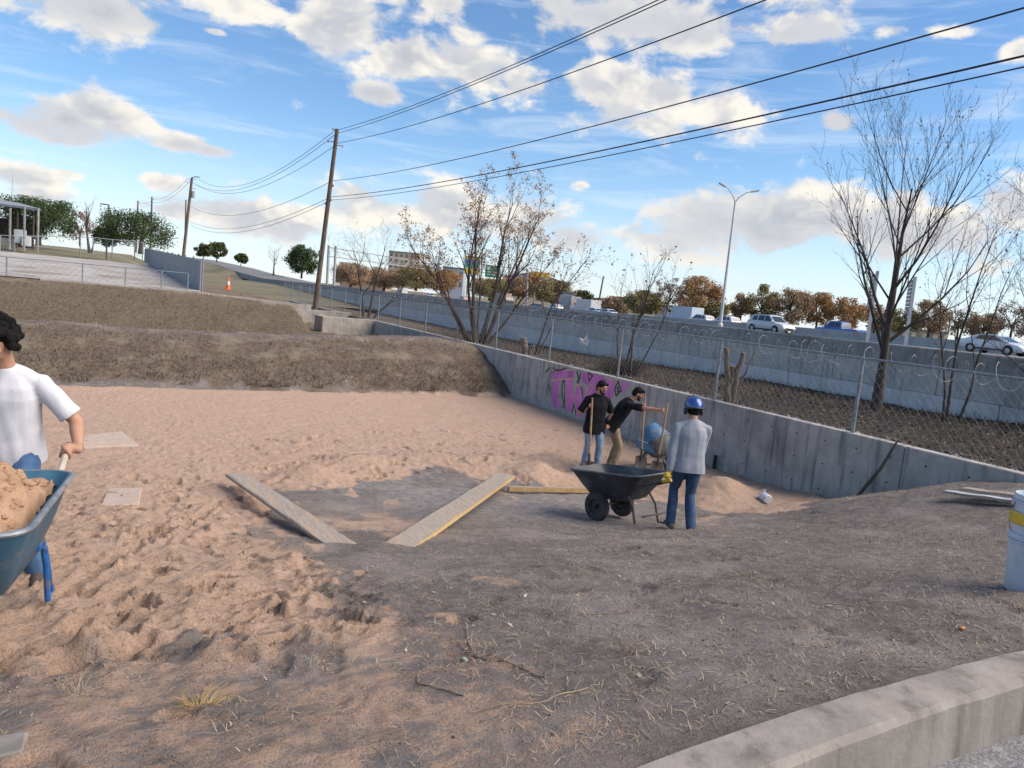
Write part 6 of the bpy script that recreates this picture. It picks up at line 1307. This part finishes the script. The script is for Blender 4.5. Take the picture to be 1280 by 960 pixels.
# men at the mixer
e1 = Vector((.58, .815)); s1 = Vector((.815, -.58))
loc1 = Vector(at(737, 590, 13.3)); loc1.z = gz(loc1.x, loc1.y)-.01; rz1 = R(163)
sh1t, sh1b = at(740.5, 497, 13.15), at(735.5, 596, 13.0)
def shovel(label, p0, p1, blade_dir, seed=0, name='shovel', short=False):
    p0, p1 = Vector(p0), Vector(p1); t = thing(name, label, 'shovel', p1); d = (p0-p1); L = d.length; u = d.normalized()
    MB().tube([u*.26, u*(L*.6), u*L], [.019, .0185, .017], 10).build('shaft', M_WHAND, t, smooth=True)
    bd_ = Vector(blade_dir); bd_ = (bd_-u*bd_.dot(u)).normalized(); sd = u.cross(bd_); m = MB(); rows = [(-.02, .012), (.03, .085), (.10, .108), (.20, .112), (.27, .10), (.285, .03)]
    for (z, w_) in rows:
        for k in range(7): q = (k/3-1); m.v.append(tuple(u*z+sd*(w_*q)-bd_*(.028*(1-q*q))-bd_*.01*(.2-z)))
    for (z, w_) in rows:
        for k in range(7): q = (k/3-1); m.v.append(tuple(u*z+sd*(w_*q)-bd_*(.028*(1-q*q)-.004)-bd_*.01*(.2-z)))
    n = len(rows)*7; m.f += [(i*7+k, i*7+k+1, (i+1)*7+k+1, (i+1)*7+k) for i in range(len(rows)-1) for k in range(6)]; m.f += [(a+n, b+n, c+n, d_+n) for a, b, c, d_ in m.f[:]]
    m.build('blade', pmat('worn_shovel_steel', (.16, .15, .14), (.26, .24, .22), scale=9, rough=.5, metal=.6), t, smooth=True)
    MB().tube([u*.20, u*.42], [.024, .021], 10).build('socket', M_BFRAME, t, smooth=True); return t
shovel('wooden-handled shovel held upright by the man in light jeans', sh1t, sh1b, tuple(-e1)+(0,))
g1 = Vector(sh1t).lerp(Vector(sh1b), .10); ax1 = w2l(Vector(loc1)+(Vector(sh1t)-Vector(sh1b)), loc1, rz1)
gB = Vector(loc1)+Vector((s1.x*.22+e1.x*.05, s1.y*.22+e1.y*.05, .86))
person('man in black T-shirt and light jeans leaning on a shovel before the graffiti', loc1, rz1, (0, 0, .91), (.0, .05, 1.44), (-.03, .12, 1.595), (('grip', w2l(gB, loc1, rz1), (0, .3, -1), (-1, -.3, 0)), ('grip', w2l(g1, loc1, rz1), ax1, (.6, -.7, 0))),
    (((-.12, .02, 0), (-.25, 1, 0)), ((.12, -.05, 0), (.3, 1, 0))), dict(shirt=M_BTEE, trousers=M_LJEAN, shoe=M_BOOT), hair='short', hint=((-1, -.6, -.2), (1, -.6, -.3)), look=(-.55, 1, -.30), seed=21, shirt_len=.16, build=1.10, beard=True)
loc2 = Vector(at(764, 592, 13.5)); loc2.z = gz(loc2.x, loc2.y)-.01; rz2 = math.atan2(-.86, -.45)
t2a, t2b = at(806, 494, 13.75), at(800.5, 588, 13.7); t3a, t3b = at(834.5, 505, 12.9), at(819, 596, 12.9)
shovel('shovel with pale shaft standing upright behind the black wheelbarrow, farther one', t2a, t2b, tuple(-e1)+(0,)); shovel('shovel with tilted wooden shaft just left of the helmeted man', t3a, t3b, tuple(-e1)+(0,))
gf, gn = Vector(t2a).lerp(Vector(t2b), .13), Vector(t3a).lerp(Vector(t3b), .10)
axf = w2l(loc2+(Vector(t2a)-Vector(t2b)), loc2, rz2); axn = w2l(loc2+(Vector(t3a)-Vector(t3b)), loc2, rz2)
person('man in black T-shirt and khaki trousers leaning forward to grip two shovels', loc2, rz2, (0, -.08, .89), (.02, .20, 1.37), (.03, .33, 1.50), (('grip', w2l(gf, loc2, rz2), axf, (0, -1, .0)), ('grip', w2l(gn, loc2, rz2), axn, (0, -1, .0))),
    (((-.11, -.05, 0), (-.1, 1, 0)), ((.11, .02, 0), (.2, 1, 0))), dict(shirt=M_BTEE, trousers=M_KHAKI, shoe=M_TANB), hair='short', hint=((-1, 0, -.6), (1, 0, -.8)), look=(.05, 1, -.42), seed=31, shirt_len=.10, build=1.16, beard=True, arm=1.12)

# ------------------------------------------------------------------ concrete mixer
mxp = Vector(at(806, 586, 14.0)); mxp.z = gz(mxp.x, mxp.y)-.01; mx = thing('concrete_mixer', 'blue concrete mixer on a dark stand between the men and the wall', 'concrete mixer', mxp, math.atan2(s1.y, s1.x)); mx.scale = (.86, .86, .86)
M_MIXB = pmat('scuffed_blue_mixer', (.05, .155, .31), (.035, .115, .235), scale=7, rough=.5, c3=(.17, .20, .23), s3=4); M_MIXD = pmat('cement_grey_steel', (.07, .08, .09), (.15, .16, .17), scale=6, rough=.7)
dr = MB().lathe([(.0, -.34), (.16, -.34), (.27, -.24), (.33, -.06), (.335, .02)], (0, 0, 0), 28).build('drum_base', M_MIXD, mx, smooth=True); dr.location = (.20, .05, .64); dr.rotation_euler = (R(-18), R(-38), 0)
d2_ = MB().lathe([(.335, .022), (.325, .05), (.30, .16), (.22, .34), (.205, .38), (.19, .375), (.205, .33), (.28, .15), (.30, .05)], (0, 0, 0), 28).build('drum_cone', M_MIXB, mx, smooth=True); d2_.location = dr.location; d2_.rotation_euler = dr.rotation_euler
MB().lathe([(.345, -.02), (.355, 0), (.345, .03), (.335, .03), (.335, -.02)], (0, 0, 0), 32).build('gear_ring', M_MIXD, d2_, smooth=True)
MB().box((-.02, -.22, .56), (.46, .05, .17), Matrix.Rotation(R(14), 3, 'Y'), bev=.015).build('guard_panel', M_MIXB, mx); MB().box((-.02, -.14, .49), (.34, .2, .10), Matrix.Rotation(R(14), 3, 'Y'), bev=.02).build('motor_box', M_MIXB, mx)
for (a, b) in (((-.18, -.25, 0), (.10, -.12, .62)), ((-.18, .30, 0), (.10, .16, .62)), ((.55, -.22, 0), (.22, -.10, .55)), ((.55, .28, 0), (.22, .14, .55))): MB().tube([a, b], .024, 8).build('leg', M_MIXD, mx, smooth=True)
MB().tube([(-.18, -.25, .12), (-.18, .30, .12)], .02, 8).build('stretcher', M_MIXD, mx); MB().tube([(-.18, 0, .12), (.55, 0, .12)], .02, 8).build('stretcher', M_MIXD, mx)
MB().tube([(-.08, -.3, .50), (-.30, -.32, .55), (-.42, -.30, .62), (-.44, -.28, .76), (-.41, -.28, .82)], .014, 8).build('tilt_lever', M_MIXD, mx, smooth=True)
for s in (-.3, .34): w_ = MB().lathe([(.05, -.03), (.14, -.03), (.155, 0), (.14, .03), (.05, .03)], (0, 0, 0), 20, axis='y').build('wheel', M_TYD, mx, smooth=True, loc=(.55, s, .155))

# ------------------------------------------------------------------ planks, buckets, odds and ends
M_PLANK = pmat('weathered_plank', (.40, .34, .28), (.28, .235, .19), scale=9, rough=.9, stretch=(9, .6, 1), c3=(.44, .31, .22), s3=.9, bump=.6, bscale=30)
M_PEDGE = pmat('fresh_plank_edge', (.52, .36, .16), (.42, .27, .11), scale=8, rough=.8, stretch=(1, 6, 1))
def plank(label, a, b, w_, th=.04, lift=.015, mats=(M_PLANK, M_PEDGE), twist=0, group='planks in the pit'):
    a, b = Vector(a), Vector(b); L = (b-a).length; t = thing('plank', label, 'plank', (a+b)/2, 0, group); d = (b-a).normalized(); x = d.cross(Vector((0, 0, 1))).normalized(); z = x.cross(d); rot = Matrix((x, d, z)).transposed() @ Matrix.Rotation(twist, 3, 'Y')
    n = 30; m = MB(); rg = random.Random(int(L*999))
    prev = [rg.uniform(-.004, .004) for _ in range(n+1)]
    for i in range(n+1):
        y = -L/2+L*i/n; ww = w_/2
        for (sx, sz) in ((-1, 0), (-.96, 1), (-.3, .96), (.3, .97), (.96, 1), (1, 0)): m.v.append(tuple(rot @ Vector((sx*ww+(prev[i] if abs(sx) > .9 else 0), y+(rg.uniform(-.012, .012) if i in (0, n) else 0), sz*th+.004*math.sin(i*.7)))))
    k = 6; m.f += [(i*k+j, i*k+(j+1) % k, (i+1)*k+(j+1) % k, (i+1)*k+j) for i in range(n) for j in range(k)]+[tuple(range(k)), tuple(n*k+j for j in range(k-1, -1, -1))]
    m.build('board', mats[0], t)
    m = MB(); 
    for s in (1,): m.box(rot @ Vector((s*(w_/2+.003), 0, th/2)), (.010, L*.985, th*.86), rot)
    m.build('edge', mats[1], t); return t
def gp3(x, y, dz): return (x, y, gz(x, y)+dz)
plank('grey plank slanting down to the left, half buried in sand', (-9.25, 2.25, .30), (-8.68, -2.0, .63), .26, .04, mats=(M_PLANK, M_PLANK))
plank('grey plank with fresh yellow edge slanting up towards the wheelbarrow', (-8.60, -2.20, .655), (-5.2, 2.15, .20), .28, .045)
plank('thin yellow board on edge running behind the black wheelbarrow', (-5.3, 1.85, .06), (-3.5, 1.45, .07), .05, .075, mats=(M_PLANK, M_PEDGE))
plank('upper of two pale boards lying at the right edge', (-1.55, -2.78, 1.23), (-1.30, -3.9, 1.37), .16, .03, mats=(M_PLANK, M_PLANK), group='boards at the right')
plank('bluish board under the pale one at the right edge', (-1.75, -2.70, 1.18), (-1.55, -3.9, 1.33), .13, .03, mats=(pmat('blue_grey_board', (.42, .46, .50), (.34, .37, .41), scale=6), M_PLANK), group='boards at the right')
# stack of buckets
bk = (-5.43, -5.59); bz = gz(*bk)-.01
M_BKT = pmat('white_bucket_plastic', (.52, .57, .63), (.44, .48, .54), scale=5, rough=.45, c3=(.34, .36, .38), s3=4); M_BKY = pmat('yellow_lid_band', (.72, .44, .02), rough=.4)
for k, (dz, lab) in enumerate([(0, 'lowest white bucket of the stack at the right edge'), (.13, 'middle white bucket of the stack at the right edge'), (.245, 'top white bucket of the stack at the right edge')]):
    t = thing('bucket', lab, 'bucket', (bk[0], bk[1], bz+dz), R(20*k), 'stacked buckets')
    MB().lathe([(0, .003), (.128, .003), (.132, .012), (.146, .30), (.150, .30), (.150, .312), (.147, .315), (.156, .318), (.156, .328), (.148, .332), (.158, .336), (.158, .352), (.152, .370), (.146, .370), (.140, .30), (.126, .02), (0, .02)], (0, 0, 0), 40).build('pail', M_BKT, t, smooth=True)
    for s in (-1, 1): MB().lathe([(.02, 0), (.02, .012), (0, .014)], (0, .153, 0), 10, axis='y').build('handle_ear', M_BKT, t, loc=(0, 0, .31)) if s > 0 else MB().lathe([(.02, 0), (.02, -.012), (0, -.014)], (0, -.153, 0), 10, axis='y').build('handle_ear', M_BKT, t, loc=(0, 0, .31))
    MB().tube([(0, .165*math.cos(a), .31-.165*math.sin(a)*.9) for a in np.linspace(0, math.pi, 17)], .0025, 6).build('handle', M_GALV, t, smooth=True).location = (.006*k, 0, 0)
    if k == 1: MB().lathe([(.158, .30), (.164, .305), (.164, .352), (.158, .372), (.15, .374)], (0, 0, 0), 40).build('lid_band', M_BKY, t, smooth=True)
# plastic jug, paver slab, wooden block, loose sheet
jx, jy = -1.6, .2; jg = thing('plastic_jug', 'clear plastic jug lying on the sand beside the wall', 'jug', (jx, jy, gz(jx, jy)+.07), R(70))
M_JUG = pmat('milky_plastic', (.58, .60, .62), (.5, .52, .54), scale=6, rough=.3)
MB().lathe([(0, -.13), (.06, -.13), (.075, -.11), (.077, .05), (.06, .09), (.025, .12), (.022, .14), (0, .14)], (0, 0, 0), 18, axis='x').build('body', M_JUG, jg, smooth=True); MB().lathe([(.026, .13), (.026, .155), (0, .155)], (0, 0, 0), 14, axis='x').build('cap', M_WS, jg, smooth=True)
MB().tube([(.02, .0, .07), (.03, .0, .12), (.09, .0, .10), (.10, .0, .04)], .011, 8).build('handle', M_JUG, jg, smooth=True)
def slab(label, x, y, sx, sy, rz, th, mat, lift, name='paver', cat='paver'):
    o = MB().box((0, 0, 0), (sx, sy, th), bev=.008).build(name, mat, loc=(x, y, gz(x, y)+lift)); dzx = (gz(x+.2, y)-gz(x-.2, y))/.4; dzy = (gz(x, y+.3)-gz(x, y-.3))/.6
    o.rotation_euler = (math.atan(dzy)*.8, -math.atan(dzx)*.5, rz); tag(o, label, cat)
M_PAV = pmat('pale_paver', (.46, .36, .29), (.40, .31, .245), scale=7, rough=.9)
slab('pale flat paver half sunk in the sand, nearer one', -10.58, 1.15, .36, 1.35, R(-1), .06, M_PAV, .02)
slab('sand-covered slab farther up the left side of the pit', -10.95, 5.8, .8, 1.3, R(12), .06, M_PAV, .0)
slab('grey wooden block cut off by the lower left corner', -10.86, -5.47, .26, .17, R(2), .04, pmat('grey_block', (.25, .225, .205), (.17, .155, .14), scale=7, rough=.9), .0, 'wooden_block', 'block')
slab('thin pale lath lying on the sand behind the grey patch', -7.1, 3.9, .45, .03, R(12), .015, M_PALEW, .02, 'lath', 'lath')
# stick leaning on the wall, small bits of litter
m = MB(); m.tube([(-.45, -.55, gz(-.45, -.55)-.02), (-.2, -.7, .95), (-.03, -.78, 1.38)], [.03, .026, .018], 8); tag(m.build('leaning_branch', M_BARK, smooth=True), 'bare branch leaning against the retaining wall at its low end', 'branch')
P = at(795, 425, 21); tag(MB().raw([(0, -.25, 0), (.03, .2, .06), (.02, .25, .2), (.0, .0, .12), (.02, -.1, .3), (-.01, -.28, .2), (.05, -.05, .1), (.06, .15, .16)], [(0, 1, 6), (1, 2, 7), (1, 7, 6), (7, 2, 3), (6, 7, 3), (6, 3, 5), (3, 4, 5), (0, 6, 5)]).build('plastic_scrap', M_WS, loc=(.35, P[1], 1.95)), 'torn white plastic scrap caught on the fence by the saplings', 'litter')
m = MB(); _ell(m, (0, 0, 0), (.018, .012, .008), None, 10); o = m.build('dry_leaf', pmat('orange_leaf', (.45, .2, .05), rough=.7), loc=gp3(-6.82, -6.02, .012)); tag(o, 'single curled orange leaf beside the kerb', 'leaf')
m = MB(); _ell(m, (0, 0, 0), (.010, .024, .004), None, 10); o = m.build('green_leaf', pmat('pale_green_leaf', (.32, .40, .30), rough=.6), loc=gp3(-9.14, -5.3, .014)); tag(o, 'single pale green leaf on the soil in the foreground', 'leaf')
